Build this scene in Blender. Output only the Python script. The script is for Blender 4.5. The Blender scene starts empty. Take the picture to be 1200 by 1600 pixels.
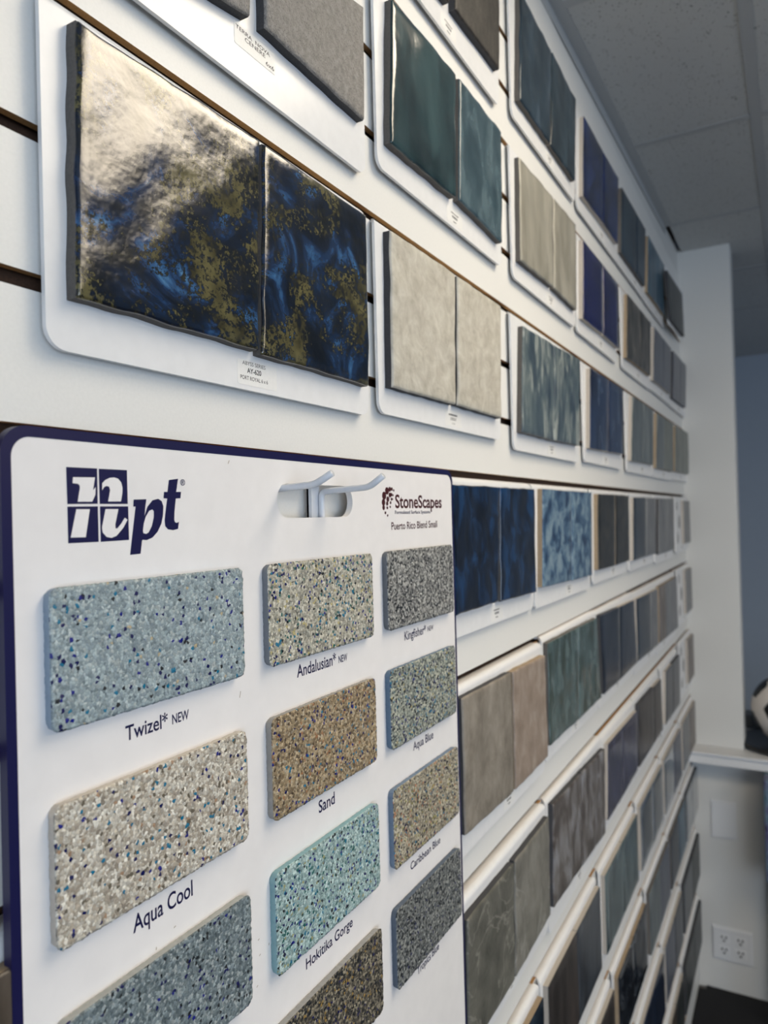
import bpy, bmesh, math, random
from mathutils import Vector, noise

random.seed(7)
IN = 0.0254                      # everything is measured in inches, the scene is in metres
FLOOR_Z = -72.0                  # floor height in the measuring frame (inches below tile origin)
SC = bpy.context.scene
COL = SC.collection

# ------------------------------------------------------------------ camera
F_PX = 1138.14
YAW, PITCH, ROLL = 0.512395, 0.0075549, -0.0260634
CAM = Vector((0.0, -13.28, -2.097))
dirv = Vector((math.cos(YAW)*math.cos(PITCH), math.sin(YAW)*math.cos(PITCH), math.sin(PITCH)))
rgt0 = Vector((math.sin(YAW), -math.cos(YAW), 0.0))
up0 = rgt0.cross(dirv)
cR, sR = math.cos(ROLL), math.sin(ROLL)
rgt = rgt0*cR + up0*sR
upv = up0*cR - rgt0*sR


def W(x, y, z):
    """inches in the measuring frame -> metres, floor at z=0"""
    return Vector((x*IN, y*IN, (z-FLOOR_Z)*IN))


cam_d = bpy.data.cameras.new('camera')
cam = bpy.data.objects.new('camera', cam_d)
COL.objects.link(cam)
from mathutils import Matrix
m3 = Matrix((rgt, upv, -dirv)).transposed()
cam.matrix_world = Matrix.Translation(W(*CAM)) @ m3.to_4x4()
cam_d.sensor_fit = 'VERTICAL'
cam_d.sensor_height = 36.0
cam_d.sensor_width = 27.0
cam_d.lens = 36.0*F_PX/1600.0
cam_d.clip_start = 0.01
cam_d.dof.use_dof = True
cam_d.dof.focus_distance = 21.0*IN
cam_d.dof.aperture_fstop = 8.0
SC.camera = cam

# ------------------------------------------------------------------ view, world, lights
SC.view_settings.view_transform = 'Standard'
SC.view_settings.look = 'None'
SC.view_settings.gamma = 1.0
SC.view_settings.use_curve_mapping = False
SC.view_settings.exposure = 0.0
WORLD_COL, WORLD_STR = (0.55, 0.72, 1.0), 0.16
TROFFER_COL, TROFFER_STR = (1.0, 0.865, 0.67), 9.8
WINDOW_COL, WINDOW_W = (0.70, 0.83, 1.0), 76.0

wd = bpy.data.worlds.new('room_air')
SC.world = wd
wd.use_nodes = True
bg = wd.node_tree.nodes['Background']
bg.inputs[0].default_value = (*WORLD_COL, 1)
bg.inputs[1].default_value = WORLD_STR


def area(name, loc, target, sx, sy, watts, col):
    ld = bpy.data.lights.new(name, 'AREA')
    ld.shape = 'RECTANGLE'
    ld.size = sx*IN
    ld.size_y = sy*IN
    ld.energy = watts
    ld.color = col
    o = bpy.data.objects.new(name, ld)
    COL.objects.link(o)
    o.location = W(*loc)
    d = W(*target) - W(*loc)
    o.rotation_euler = d.to_track_quat('-Z', 'Y').to_euler()
    return o


# daylight through the shop front behind the photographer
area('window_daylight', (-70, -120, -10), (40, 0, -10), 110, 70, WINDOW_W, WINDOW_COL)


# ------------------------------------------------------------------ pixel helpers: photograph point -> point on a real plane
def ray(px, py):
    return dirv + rgt*((px-600.0)/F_PX) - upv*((py-800.0)/F_PX)


def on_y(px, py, y=0.0):
    v = ray(px, py)
    return CAM + v*((y-CAM.y)/v.y)


def on_x(px, py, x):
    v = ray(px, py)
    return CAM + v*((x-CAM.x)/v.x)


# ------------------------------------------------------------------ object helpers
def lnk(o, parent=None, kind=None):
    COL.objects.link(o)
    if parent is not None:
        o.parent = parent
    if kind:
        o['kind'] = kind
    return o


def empty(name, loc, label=None, cat=None, group=None):
    o = bpy.data.objects.new(name, None)
    o.empty_display_size = 0.02
    COL.objects.link(o)
    o.location = W(*loc)
    if label:
        o['label'] = label
    if cat:
        o['category'] = cat
    if group:
        o['group'] = group
    return o


def obj(name, bm, mats, parent=None, origin=None, kind=None, smooth=False):
    """bm is in measuring inches; origin (inches) = where the object's or parent's origin lies"""
    me = bpy.data.meshes.new(name)
    o0 = Vector(origin) if origin is not None else Vector((0, 0, FLOOR_Z))
    for v in bm.verts:
        v.co = (v.co - o0)*IN
    bm.normal_update()
    bm.to_mesh(me)
    bm.free()
    if not isinstance(mats, (list, tuple)):
        mats = [mats]
    for m in mats:
        me.materials.append(m)
    if smooth:
        for p in me.polygons:
            p.use_smooth = True
    o = bpy.data.objects.new(name, me)
    lnk(o, parent, kind)
    if parent is None and origin is not None:
        o.location = W(*origin)
    return o


def box(bm, x0, x1, y0, y1, z0, z1, mi=0):
    vs = [bm.verts.new(p) for p in ((x0, y0, z0), (x1, y0, z0), (x1, y1, z0), (x0, y1, z0),
                                    (x0, y0, z1), (x1, y0, z1), (x1, y1, z1), (x0, y1, z1))]
    for f in ((0, 3, 2, 1), (4, 5, 6, 7), (0, 1, 5, 4), (1, 2, 6, 5), (2, 3, 7, 6), (3, 0, 4, 7)):
        fa = bm.faces.new([vs[i] for i in f])
        fa.material_index = mi
    return vs


def bevel(bm, w, seg=2):
    bmesh.ops.bevel(bm, geom=list(bm.edges), offset=w, segments=seg, affect='EDGES', profile=0.5)


def rrect(x0, x1, z0, z1, r, n=6, corners=(1, 1, 1, 1)):
    """rounded rectangle outline in X,Z, counter-clockwise seen from -Y; corners = BL, BR, TR, TL"""
    pts = []
    for (cx, cz, a0, on, kx, kz) in ((x0+r, z0+r, 180, corners[0], x0, z0), (x1-r, z0+r, 270, corners[1], x1, z0),
                                     (x1-r, z1-r, 0, corners[2], x1, z1), (x0+r, z1-r, 90, corners[3], x0, z1)):
        if not on:
            pts.append((kx, kz))
            continue
        for i in range(n+1):
            a = math.radians(a0+90.0*i/n)
            pts.append((cx+r*math.cos(a), cz+r*math.sin(a)))
    return pts


def slab(bm, pts, y0, y1, mi=0, mside=None, hole=None):
    """a plate with outline pts (X,Z), from y0 (front, towards the room) to y1 (back)"""
    if mside is None:
        mside = mi
    fr = [bm.verts.new((p[0], y0, p[1])) for p in pts]
    bk = [bm.verts.new((p[0], y1, p[1])) for p in pts]
    n = len(pts)
    if hole is None:
        f = bm.faces.new(fr)
        f.material_index = mi
        f = bm.faces.new(list(reversed(bk)))
        f.material_index = mi
    else:
        hf = [bm.verts.new((p[0], y0, p[1])) for p in hole]
        hb = [bm.verts.new((p[0], y1, p[1])) for p in hole]
        m = len(hole)
        for (a, b) in ((fr, hf), (bk, hb)):
            e = []
            for L in (a, b):
                for i in range(len(L)):
                    e.append(bm.edges.get((L[i], L[(i+1) % len(L)])) or bm.edges.new((L[i], L[(i+1) % len(L)])))
            g = bmesh.ops.triangle_fill(bm, use_beauty=True, edges=e)
            for f in g['geom']:
                if isinstance(f, bmesh.types.BMFace):
                    f.material_index = mi
        for i in range(m):
            f = bm.faces.new((hf[i], hb[i], hb[(i+1) % m], hf[(i+1) % m]))
            f.material_index = mside
    for i in range(n):
        f = bm.faces.new((fr[i], bk[i], bk[(i+1) % n], fr[(i+1) % n]))
        f.material_index = mside


def tube(bm, pts, r, n=12, caps=True):
    """round rod along pts"""
    rings = []
    prev = None
    for i, p in enumerate(pts):
        p = Vector(p)
        if i == 0:
            t = Vector(pts[1])-p
        elif i == len(pts)-1:
            t = p-Vector(pts[i-1])
        else:
            t = (Vector(pts[i+1])-p).normalized()+(p-Vector(pts[i-1])).normalized()
        t.normalize()
        if prev is None:
            a = Vector((1, 0, 0)) if abs(t.x) < 0.9 else Vector((0, 1, 0))
            u = t.cross(a).normalized()
        else:
            u = (prev-t*prev.dot(t)).normalized()
        prev = u
        v = t.cross(u)
        rings.append([bm.verts.new(p+(u*math.cos(2*math.pi*k/n)+v*math.sin(2*math.pi*k/n))*r) for k in range(n)])
    for a, b in zip(rings, rings[1:]):
        for k in range(n):
            bm.faces.new((a[k], a[(k+1) % n], b[(k+1) % n], b[k]))
    if caps:
        bm.faces.new(list(reversed(rings[0])))
        bm.faces.new(rings[-1])


def smooth_path(pts, r=0.15, n=5):
    """round the corners of a polyline"""
    P = [Vector(p) for p in pts]
    out = [P[0]]
    for a, b, c in zip(P, P[1:], P[2:]):
        d1 = (a-b)
        d2 = (c-b)
        k1 = min(r, d1.length*0.45)
        k2 = min(r, d2.length*0.45)
        s = b+d1.normalized()*k1
        e = b+d2.normalized()*k2
        for i in range(n+1):
            t = i/n
            out.append(s*(1-t)**2+b*2*t*(1-t)+e*t*t)
    out.append(P[-1])
    return out


# ------------------------------------------------------------------ materials
def srgb(c):
    return tuple(((v/255.0)/12.92 if v/255.0 <= 0.04045 else ((v/255.0+0.055)/1.055)**2.4) for v in c)


class NT:
    def __init__(s, name):
        s.m = bpy.data.materials.new(name)
        s.m.use_nodes = True
        s.t = s.m.node_tree
        s.b = s.t.nodes['Principled BSDF']

    def n(s, typ, **kw):
        nd = s.t.nodes.new(typ)
        for k, v in kw.items():
            if k.startswith('i_'):
                key = k[2:]
                key = int(key) if key.isdigit() else key.replace('_', ' ')
                nd.inputs[key].default_value = v
            else:
                setattr(nd, k, v)
        return nd

    def l(s, a, ao, b, bi):
        s.t.links.new(a.outputs[ao], b.inputs[bi])

    def coords(s, scale=(1, 1, 1), rot=(0, 0, 0), loc=(0, 0, 0)):
        tc = s.n('ShaderNodeTexCoord')
        mp = s.n('ShaderNodeMapping')
        mp.inputs['Scale'].default_value = scale
        mp.inputs['Rotation'].default_value = rot
        mp.inputs['Location'].default_value = loc
        s.l(tc, 'Object', mp, 0)
        return mp

    def ramp(s, stops, interp='LINEAR'):
        r = s.n('ShaderNodeValToRGB')
        r.color_ramp.interpolation = interp
        e = r.color_ramp.elements
        e[0].position, e[0].color = stops[0][0], (*stops[0][1], 1)
        e[1].position, e[1].color = stops[-1][0], (*stops[-1][1], 1)
        for p, c in stops[1:-1]:
            x = e.new(p)
            x.color = (*c, 1)
        return r

    def mix(s, fac_node, fac_out, a, ao, b, bo, mode='MIX'):
        mx = s.n('ShaderNodeMix', data_type='RGBA', blend_type=mode)
        if fac_node is None:
            mx.inputs[0].default_value = fac_out
        else:
            s.l(fac_node, fac_out, mx, 0)
        for nd, out, idx in ((a, ao, 6), (b, bo, 7)):
            if nd is None:
                mx.inputs[idx].default_value = (*out, 1)
            else:
                s.l(nd, out, mx, idx)
        return mx


def plain(name, rgb, rough=0.5, metal=0.0, bump=0.0, bscale=200.0, var=0.0, spec=0.5):
    t = NT(name)
    c = srgb(rgb)
    t.b.inputs['Roughness'].default_value = rough
    t.b.inputs['Metallic'].default_value = metal
    t.b.inputs['Specular IOR Level'].default_value = spec
    mp = t.coords()
    nz = t.n('ShaderNodeTexNoise', i_Scale=bscale, i_Detail=4.0)
    t.l(mp, 0, nz, 'Vector')
    v = max(var, 0.02)
    r = t.ramp([(0.3, tuple(x*(1-v) for x in c)), (0.7, tuple(min(1, x*(1+v)) for x in c))])
    t.l(nz, 0, r, 0)
    t.l(r, 0, t.b, 'Base Color')
    if bump:
        b = t.n('ShaderNodeBump', i_Strength=bump, i_Distance=0.0005)
        t.l(nz, 0, b, 'Height')
        t.l(b, 0, t.b, 'Normal')
    return t.m


def tile_mat(name, cols, scale=30.0, rough=0.2, bump=0.3, stretch=(1, 1, 1), detail=6.0, distort=0.6,
             bscale=60.0, coat=0.0, speck=None, lo=0.38, hi=0.62, seed=0.0, vein=None, spec=0.5):
    """glazed or stone tile face: noise through a colour ramp, optional fine specks and veins"""
    t = NT(name)
    t.b.inputs['Roughness'].default_value = rough
    t.b.inputs['Coat Weight'].default_value = coat
    t.b.inputs['Coat Roughness'].default_value = 0.06
    t.b.inputs['Specular IOR Level'].default_value = spec
    mp = t.coords(scale=stretch, loc=(seed, seed*0.7, seed*1.3))
    nz = t.n('ShaderNodeTexNoise', i_Scale=scale, i_Detail=detail, i_Roughness=0.62, i_Distortion=distort)
    t.l(mp, 0, nz, 'Vector')
    cs = []
    for c in cols:
        c = srgb(c)
        k = 0.60+0.42*min(1.0, sum(c)/3/0.5)
        cs.append(tuple(v*k for v in c))
    n = len(cs)
    r = t.ramp([(lo+(hi-lo)*i/(n-1), c) for i, c in enumerate(cs)])
    t.l(nz, 0, r, 0)
    last, lo_ = r, 0
    if vein is not None:
        n3 = t.n('ShaderNodeTexNoise', i_Scale=scale*0.45, i_Detail=6.0, i_Distortion=0.8)
        t.l(mp, 0, n3, 'Vector')
        r3 = t.ramp([(0.488, (0, 0, 0)), (0.5, (0.7, 0.7, 0.7)), (0.512, (0, 0, 0))])
        t.l(n3, 0, r3, 0)
        mx = t.mix(r3, 0, last, lo_, None, srgb(vein))
        last, lo_ = mx, 2
    if speck is not None:
        n2 = t.n('ShaderNodeTexNoise', i_Scale=900.0, i_Detail=3.0)
        t.l(mp, 0, n2, 'Vector')
        r2 = t.ramp([(0.55, (0, 0, 0)), (0.68, (0.8, 0.8, 0.8))])
        t.l(n2, 0, r2, 0)
        mx = t.mix(r2, 0, last, lo_, None, srgb(speck))
        last, lo_ = mx, 2
    t.l(last, lo_, t.b, 'Base Color')
    if bump:
        nb = t.n('ShaderNodeTexNoise', i_Scale=bscale, i_Detail=3.0)
        mp2 = t.coords(loc=(seed, 0, 0))
        t.l(mp2, 0, nb, 'Vector')
        b = t.n('ShaderNodeBump', i_Strength=bump, i_Distance=0.0015)
        t.l(nb, 0, b, 'Height')
        t.l(b, 0, t.b, 'Normal')
        if coat:
            t.l(b, 0, t.b, 'Coat Normal')
    return t.m


def port_royal(seed):
    """deep blue-black glaze with drifting blue clouds and gold-olive crusts"""
    t = NT('abyss_glaze')
    mp = t.coords(loc=(seed, 0, seed*0.5))
    n1 = t.n('ShaderNodeTexNoise', i_Scale=13.0, i_Detail=7.0, i_Roughness=0.6, i_Distortion=1.6)
    t.l(mp, 0, n1, 'Vector')
    r1 = t.ramp([(0.40, srgb((7, 14, 24))), (0.50, srgb((14, 28, 48))), (0.57, srgb((26, 50, 84))),
                 (0.64, srgb((52, 92, 134))), (0.72, srgb((84, 128, 164)))])
    t.l(n1, 0, r1, 0)
    # crusts: a broad mask broken up by fine grain
    n2 = t.n('ShaderNodeTexNoise', i_Scale=16.0, i_Detail=4.0, i_Distortion=1.0)
    mp2 = t.coords(loc=(seed+3.1, 1.0, 2.0))
    t.l(mp2, 0, n2, 'Vector')
    n3 = t.n('ShaderNodeTexNoise', i_Scale=230.0, i_Detail=6.0, i_Roughness=0.8)
    t.l(mp2, 0, n3, 'Vector')
    ad = t.n('ShaderNodeMath', operation='MULTIPLY_ADD')
    ad.inputs[1].default_value = 1.15
    t.l(n3, 0, ad, 0)
    t.l(n2, 0, ad, 2)
    hf = t.n('ShaderNodeMath', operation='MULTIPLY')
    hf.inputs[1].default_value = 0.5
    t.l(ad, 0, hf, 0)
    ad = hf
    dk = t.ramp([(0.540, (0, 0, 0)), (0.556, (1, 1, 1))])
    t.l(ad, 0, dk, 0)
    m1 = t.mix(dk, 0, r1, 0, None, srgb((22, 24, 24)))
    ol = t.ramp([(0.585, (0, 0, 0)), (0.60, (1, 1, 1))])
    t.l(ad, 0, ol, 0)
    n4 = t.n('ShaderNodeTexNoise', i_Scale=60.0, i_Detail=2.0)
    t.l(mp2, 0, n4, 'Vector')
    oc = t.ramp([(0.35, srgb((58, 54, 32))), (0.65, srgb((98, 92, 58)))])
    t.l(n4, 0, oc, 0)
    m2 = t.mix(ol, 0, m1, 2, oc, 0)
    t.l(m2, 2, t.b, 'Base Color')
    t.b.inputs['Roughness'].default_value = 0.16
    t.b.inputs['Coat Weight'].default_value = 0.8
    t.b.inputs['Coat Roughness'].default_value = 0.05
    b1 = t.n('ShaderNodeTexNoise', i_Scale=42.0, i_Detail=3.0)
    t.l(mp, 0, b1, 'Vector')
    mul = t.n('ShaderNodeMath', operation='MULTIPLY_ADD')
    mul.inputs[1].default_value = 0.10
    t.l(n3, 0, mul, 0)
    t.l(b1, 0, mul, 2)
    b = t.n('ShaderNodeBump', i_Strength=0.55, i_Distance=0.0016)
    t.l(mul, 0, b, 'Height')
    t.l(b, 0, t.b, 'Normal')
    t.l(b, 0, t.b, 'Coat Normal')
    return t.m


def pebble_mat(name, base, accents, cell=545.0, seed=0.0):
    """exposed pebble aggregate. base: list of greys, accents: list of (colour, share)"""
    t = NT(name)
    mp = t.coords(loc=(seed, 0, seed))
    # slight warping so the pebbles are not straight-sided
    nz = t.n('ShaderNodeTexNoise', i_Scale=700.0, i_Detail=2.0)
    t.l(mp, 0, nz, 'Vector')
    sub = t.n('ShaderNodeVectorMath', operation='SUBTRACT')
    sub.inputs[1].default_value = (0.5, 0.5, 0.5)
    t.l(nz, 1, sub, 0)
    scl = t.n('ShaderNodeVectorMath', operation='SCALE')
    scl.inputs['Scale'].default_value = 0.0016
    t.l(sub, 0, scl, 0)
    add = t.n('ShaderNodeVectorMath', operation='ADD')
    t.l(mp, 0, add, 0)
    t.l(scl, 0, add, 1)
    vo = t.n('ShaderNodeTexVoronoi', feature='F1', i_Scale=cell)
    t.l(add, 0, vo, 'Vector')
    sep = t.n('ShaderNodeSeparateColor')
    t.l(vo, 'Color', sep, 0)
    n = len(base)
    r = t.ramp([(i/n, srgb(c)) for i, c in enumerate(base)], 'CONSTANT') if n > 1 else None
    t.l(sep, 0, r, 0)
    # brightness jitter
    br = t.ramp([(0.0, (0.80, 0.80, 0.80)), (1.0, (1.30, 1.30, 1.30))])
    t.l(sep, 2, br, 0)
    mb = t.mix(None, 1.0, r, 0, br, 0, 'MULTIPLY')
    last = (mb, 2)
    # accent pebbles picked by the second random channel
    st = [(0.0, (0, 0, 0))]
    acc = 0.0
    for c, share in accents:
        gt = t.n('ShaderNodeMath', operation='GREATER_THAN')
        gt.inputs[1].default_value = 1-acc-share
        t.l(sep, 1, gt, 0)
        lt = t.n('ShaderNodeMath', operation='LESS_THAN')
        lt.inputs[1].default_value = 1-acc
        t.l(sep, 1, lt, 0)
        mm = t.n('ShaderNodeMath', operation='MULTIPLY')
        t.l(gt, 0, mm, 0)
        t.l(lt, 0, mm, 1)
        mx = t.mix(mm, 0, last[0], last[1], None, srgb(c))
        last = (mx, 2)
        acc += share
    # cement between the pebbles
    ve = t.n('ShaderNodeTexVoronoi', feature='DISTANCE_TO_EDGE', i_Scale=cell)
    t.l(add, 0, ve, 'Vector')
    er = t.ramp([(0.0, (0.66, 0.66, 0.66)), (0.09, (1, 1, 1))])
    t.l(ve, 0, er, 0)
    me_ = t.mix(None, 0.85, last[0], last[1], er, 0, 'MULTIPLY')
    t.l(me_, 2, t.b, 'Base Color')
    rr = t.ramp([(0.0, (0.18,)*3), (1.0, (0.75,)*3)])
    t.l(sep, 2, rr, 0)
    t.l(rr, 0, t.b, 'Roughness')
    b = t.n('ShaderNodeBump', i_Strength=0.7, i_Distance=0.0006)
    inv = t.n('ShaderNodeMath', operation='MULTIPLY')
    inv.inputs[1].default_value = -1.0
    t.l(vo, 'Distance', inv, 0)
    t.l(inv, 0, b, 'Height')
    t.l(b, 0, t.b, 'Normal')
    return t.m


M_LAM = plain('white_laminate', (226, 225, 221), 0.42, bump=0.06, bscale=500)
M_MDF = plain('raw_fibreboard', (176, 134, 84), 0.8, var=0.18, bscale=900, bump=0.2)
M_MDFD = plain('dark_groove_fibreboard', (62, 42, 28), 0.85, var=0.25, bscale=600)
M_BOARD = plain('white_board_plastic', (228, 228, 228), 0.28, bscale=100)
M_CARD = plain('label_paper', (232, 231, 228), 0.45, bscale=300)
M_INK = plain('black_ink', (34, 34, 38), 0.6)
M_PENCIL = plain('grey_marker', (70, 68, 70), 0.6)
M_BODY_G = plain('grey_clay_body', (92, 88, 84), 0.8, var=0.15, bscale=500, bump=0.3)
M_BODY_D = plain('charcoal_stone_body', (60, 60, 63), 0.8, var=0.2, bscale=700, bump=0.4)
M_BODY_T = plain('tan_clay_body', (150, 132, 108), 0.8, var=0.12, bscale=500, bump=0.3)
M_BODY_L = plain('pale_clay_body', (176, 168, 158), 0.7, var=0.1, bscale=500)
M_WALL = plain('white_wall_paint', (214, 213, 209), 0.6, bump=0.15, bscale=350)
M_TRIM = plain('white_trim_paint', (220, 220, 220), 0.4)
M_GREYWALL = plain('blue_grey_wall_paint', (166, 176, 188), 0.8, bscale=80)
M_FLOOR = plain('dark_grey_vinyl_floor', (84, 82, 80), 0.6, var=0.1, bscale=40)
M_MAT = plain('black_floor_mat', (13, 14, 19), 0.9, var=0.3, bscale=300)
M_GRID = plain('ceiling_grid_metal', (176, 178, 178), 0.55)
M_NPT = plain('sign_board_white', (232, 229, 227), 0.33, bscale=60)
M_NAVY = plain('navy_print', (14, 14, 64), 0.4)
M_MAROON = plain('maroon_print', (66, 20, 24), 0.45)
M_HOOK = plain('white_powder_coat', (214, 217, 222), 0.25, bscale=300)
M_BLACK = plain('black_plastic', (14, 14, 15), 0.3)
M_BALL = plain('white_ball_leather', (222, 214, 206), 0.4, bump=0.1, bscale=400)
M_GLUE = plain('glue_residue', (150, 150, 148), 0.5, var=0.3, bscale=120)


def ceiling_mat():
    t = NT('fissured_ceiling_panel')
    mp = t.coords()
    base = srgb((196, 197, 195))
    n1 = t.n('ShaderNodeTexNoise', i_Scale=125.0, i_Detail=4.0, i_Roughness=0.7, i_Distortion=1.2)
    t.l(mp, 0, n1, 'Vector')
    r1 = t.ramp([(0.350, (0.06, 0.055, 0.05)), (0.368, base)])
    t.l(n1, 0, r1, 0)
    v = t.n('ShaderNodeTexVoronoi', i_Scale=210.0)
    t.l(mp, 0, v, 'Vector')
    sp = t.n('ShaderNodeSeparateColor')
    t.l(v, 'Color', sp, 0)
    g = t.n('ShaderNodeMath', operation='GREATER_THAN')
    g.inputs[1].default_value = 0.90
    t.l(sp, 0, g, 0)
    d = t.n('ShaderNodeMath', operation='LESS_THAN')
    d.inputs[1].default_value = 0.26
    t.l(v, 'Distance', d, 0)
    mm = t.n('ShaderNodeMath', operation='MULTIPLY')
    t.l(g, 0, mm, 0)
    t.l(d, 0, mm, 1)
    mx = t.mix(mm, 0, r1, 0, None, (0.07, 0.06, 0.05))
    t.l(mx, 2, t.b, 'Base Color')
    t.b.inputs['Roughness'].default_value = 0.9
    b = t.n('ShaderNodeBump', i_Strength=0.5, i_Distance=0.002)
    t.l(n1, 0, b, 'Height')
    t.l(b, 0, t.b, 'Normal')
    return t.m


M_CEIL = ceiling_mat()

# ------------------------------------------------------------------ the setting
WALL_Y = 0.70
WALL_END = 115.5
ROW_STEP = 9.712


def ceil_z(x):
    return 33.5 + max(-60.0, min(x, 115.5)-50.0)*0.040


# slatwall: one profile with T-grooves swept along X
def slatwall():
    bm = bmesh.new()
    y, yl, yc, yb = WALL_Y, WALL_Y+0.22, WALL_Y+0.42, WALL_Y+0.8
    gz = [3.115+ROW_STEP/3*k for k in range(-25, 9)]
    prof = [(y, FLOOR_Z+0.01, 0)]
    for z in gz:
        if z < FLOOR_Z+2:
            continue
        prof += [(y, z-0.19, 1), (yl, z-0.19, 2), (yl, z-0.32, 2), (yc, z-0.32, 2), (yc, z+0.42, 2),
                 (yl, z+0.42, 2), (yl, z+0.19, 1), (y, z+0.19, 0)]
    prof.append((y, 32.6, 0))
    xs = [-36.0, WALL_END]
    rows = [[bm.verts.new((x, p[0], p[1])) for x in xs] for p in prof]
    for i in range(len(prof)-1):
        # segment i->i+1: faces on the front are laminate, lips raw, inside dark
        f = bm.faces.new((rows[i][0], rows[i][1], rows[i+1][1], rows[i+1][0]))
        seg = (prof[i], prof[i+1])
        if seg[0][0] == y and seg[1][0] == y:
            f.material_index = 0
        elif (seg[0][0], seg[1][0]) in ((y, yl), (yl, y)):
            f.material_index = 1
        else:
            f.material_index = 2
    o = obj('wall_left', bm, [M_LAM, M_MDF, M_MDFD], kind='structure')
    bm = bmesh.new()
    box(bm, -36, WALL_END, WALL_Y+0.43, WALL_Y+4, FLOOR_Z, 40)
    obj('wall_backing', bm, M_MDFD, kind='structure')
    # painted strip between the slat panel and the ceiling
    bm = bmesh.new()
    n = 8
    lo = [bm.verts.new((-36+(WALL_END+36)*i/n, WALL_Y+0.06, 32.6)) for i in range(n+1)]
    hi = [bm.verts.new((-36+(WALL_END+36)*i/n, WALL_Y+0.06, ceil_z(-36+(WALL_END+36)*i/n)+0.3)) for i in range(n+1)]
    for i in range(n):
        bm.faces.new((lo[i], lo[i+1], hi[i+1], hi[i]))
    obj('wall_top_strip', bm, M_WALL, kind='structure')


slatwall()


def sheet_x(bm, x0, x1, y0, y1, dz, thick, mi=0, n=1):
    """a strip following the ceiling height, dz relative to it"""
    vs = box(bm, x0, x1, y0, y1, 0, 1, mi)
    for v in vs:
        v.co.z = ceil_z(v.co.x)+dz+(thick if v.co.z > 0.5 else 0)


# ceiling: panels lying on a metal grid
XS = [-40+0.0, -1.0, 25.3, 51.0, on_x(0, 0, 1).x*0+76.6, 103.2, 129.8, 156.0, 210.0]
YS = [WALL_Y-0.85, -11.15, -36.0, -61.0, -86.0, -111.0, -136.0]
bm = bmesh.new()
for i in range(len(XS)-1):
    for j in range(len(YS)-1):
        g = 0.42
        if j >= 1 and j <= 2 and i == 2:
            continue              # ceiling light 1 fills these two cells
        if j >= 4 and i == 2:
            continue              # opening for the added fill light straight out from the boards
        if j >= 4 and i == 1:
            continue  # opening for the other added fill light
        y0 = YS[j+1]+g
        y1 = YS[j]-(g if j else -0.3)
        sheet_x(bm, XS[i]+g, XS[i+1]-g, y0, y1, 0.06+random.uniform(-0.02, 0.05), 0.6)
obj('ceiling', bm, M_CEIL, kind='structure')
bm = bmesh.new()
box(bm, -40, 210, -138, 4, 42, 43)
obj('ceiling_slab', bm, M_GREYWALL, kind='structure')
bm = bmesh.new()
for a, b in zip(XS, XS[1:]):
    for yy in YS[1:]:
        sheet_x(bm, a, b, yy-0.47, yy+0.47, 0, 0.05)
for xx in XS[1:-1]:
    for ya, yb in zip(YS, YS[1:]):
        if (xx == 25.3 or xx == 51.0) and False:
            continue
        sheet_x(bm, xx-0.47, xx+0.47, yb+0.47, ya-(0.47 if ya != YS[0] else 0), -0.004, 0.05)
obj('trim_ceiling_grid', bm, M_GRID, kind='structure')
bm = bmesh.new()
for a, b in zip(XS[:6], XS[1:6]):
    b = min(b, WALL_END)
    sheet_x(bm, a, b, WALL_Y-0.9, WALL_Y, -0.01, 0.05)
    sheet_x(bm, a, b, WALL_Y-0.06, WALL_Y, -0.9, 0.9)
obj('trim_wall_angle', bm, M_GRID, kind='structure')

bm = bmesh.new()
box(bm, -40, 215, -138, 4, FLOOR_Z-2, FLOOR_Z)
obj('floor', bm, M_FLOOR, kind='structure')
bm = bmesh.new()
box(bm, 70, 115.6, -34, 0.6, FLOOR_Z, FLOOR_Z+0.3)
bmesh.ops.bevel(bm, geom=[e for e in bm.edges if abs(e.verts[0].co.z-e.verts[1].co.z) > 0.1], offset=1.0, segments=4, affect='EDGES')
o = obj('floor_mat', bm, M_MAT, origin=(93, -17, FLOOR_Z))
o['label'] = 'black floor mat lying against the foot of the white half wall'
o['category'] = 'mat'
# white pier at the end of the slatwall, standing on the counter
CX = WALL_END
SHELF_Z = -36.6
bm = bmesh.new()
box(bm, CX, CX+5, -6.2, 6, SHELF_Z, ceil_z(CX)+0.4)
bevel(bm, 0.12)
obj('wall_end_pier', bm, M_WALL, kind='structure')
# half wall below the counter
bm = bmesh.new()
box(bm, CX+0.2, CX+5, -40, 6, FLOOR_Z, SHELF_Z-1.6)
obj('wall_half', bm, M_WALL, kind='structure')
bm = bmesh.new()
box(bm, 112.0, CX+16, -40, WALL_Y+0.6, SHELF_Z-0.35, SHELF_Z)
bevel(bm, 0.1)
b2 = bmesh.new()
box(b2, 112.35, CX+15, -40, WALL_Y+0.5, SHELF_Z-1.65, SHELF_Z-0.35)
me = bpy.data.meshes.new('tmp')
b2.to_mesh(me)
bm.from_mesh(me)
b2.free()
bpy.data.meshes.remove(me)
obj('trim_counter', bm, M_TRIM, kind='structure')
bm = bmesh.new()
box(bm, 205, 207, -138, 6, FLOOR_Z, 42)
obj('wall_far', bm, M_GREYWALL, kind='structure')
bm = bmesh.new()
box(bm, CX+5, 205, 4, 6, FLOOR_Z, 42)
obj('wall_beyond_pier', bm, M_GREYWALL, kind='structure')


# ------------------------------------------------------------------ ceiling lights (lensed troffers, the two across the room added as fill)
def emis(name, col, s):
    t = NT(name)
    t.b.inputs['Base Color'].default_value = (0.8, 0.8, 0.8, 1)
    t.b.inputs['Emission Color'].default_value = (*col, 1)
    t.b.inputs['Emission Strength'].default_value = s
    return t.m


M_LENS = emis('lit_troffer_lens', TROFFER_COL, TROFFER_STR)


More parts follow.
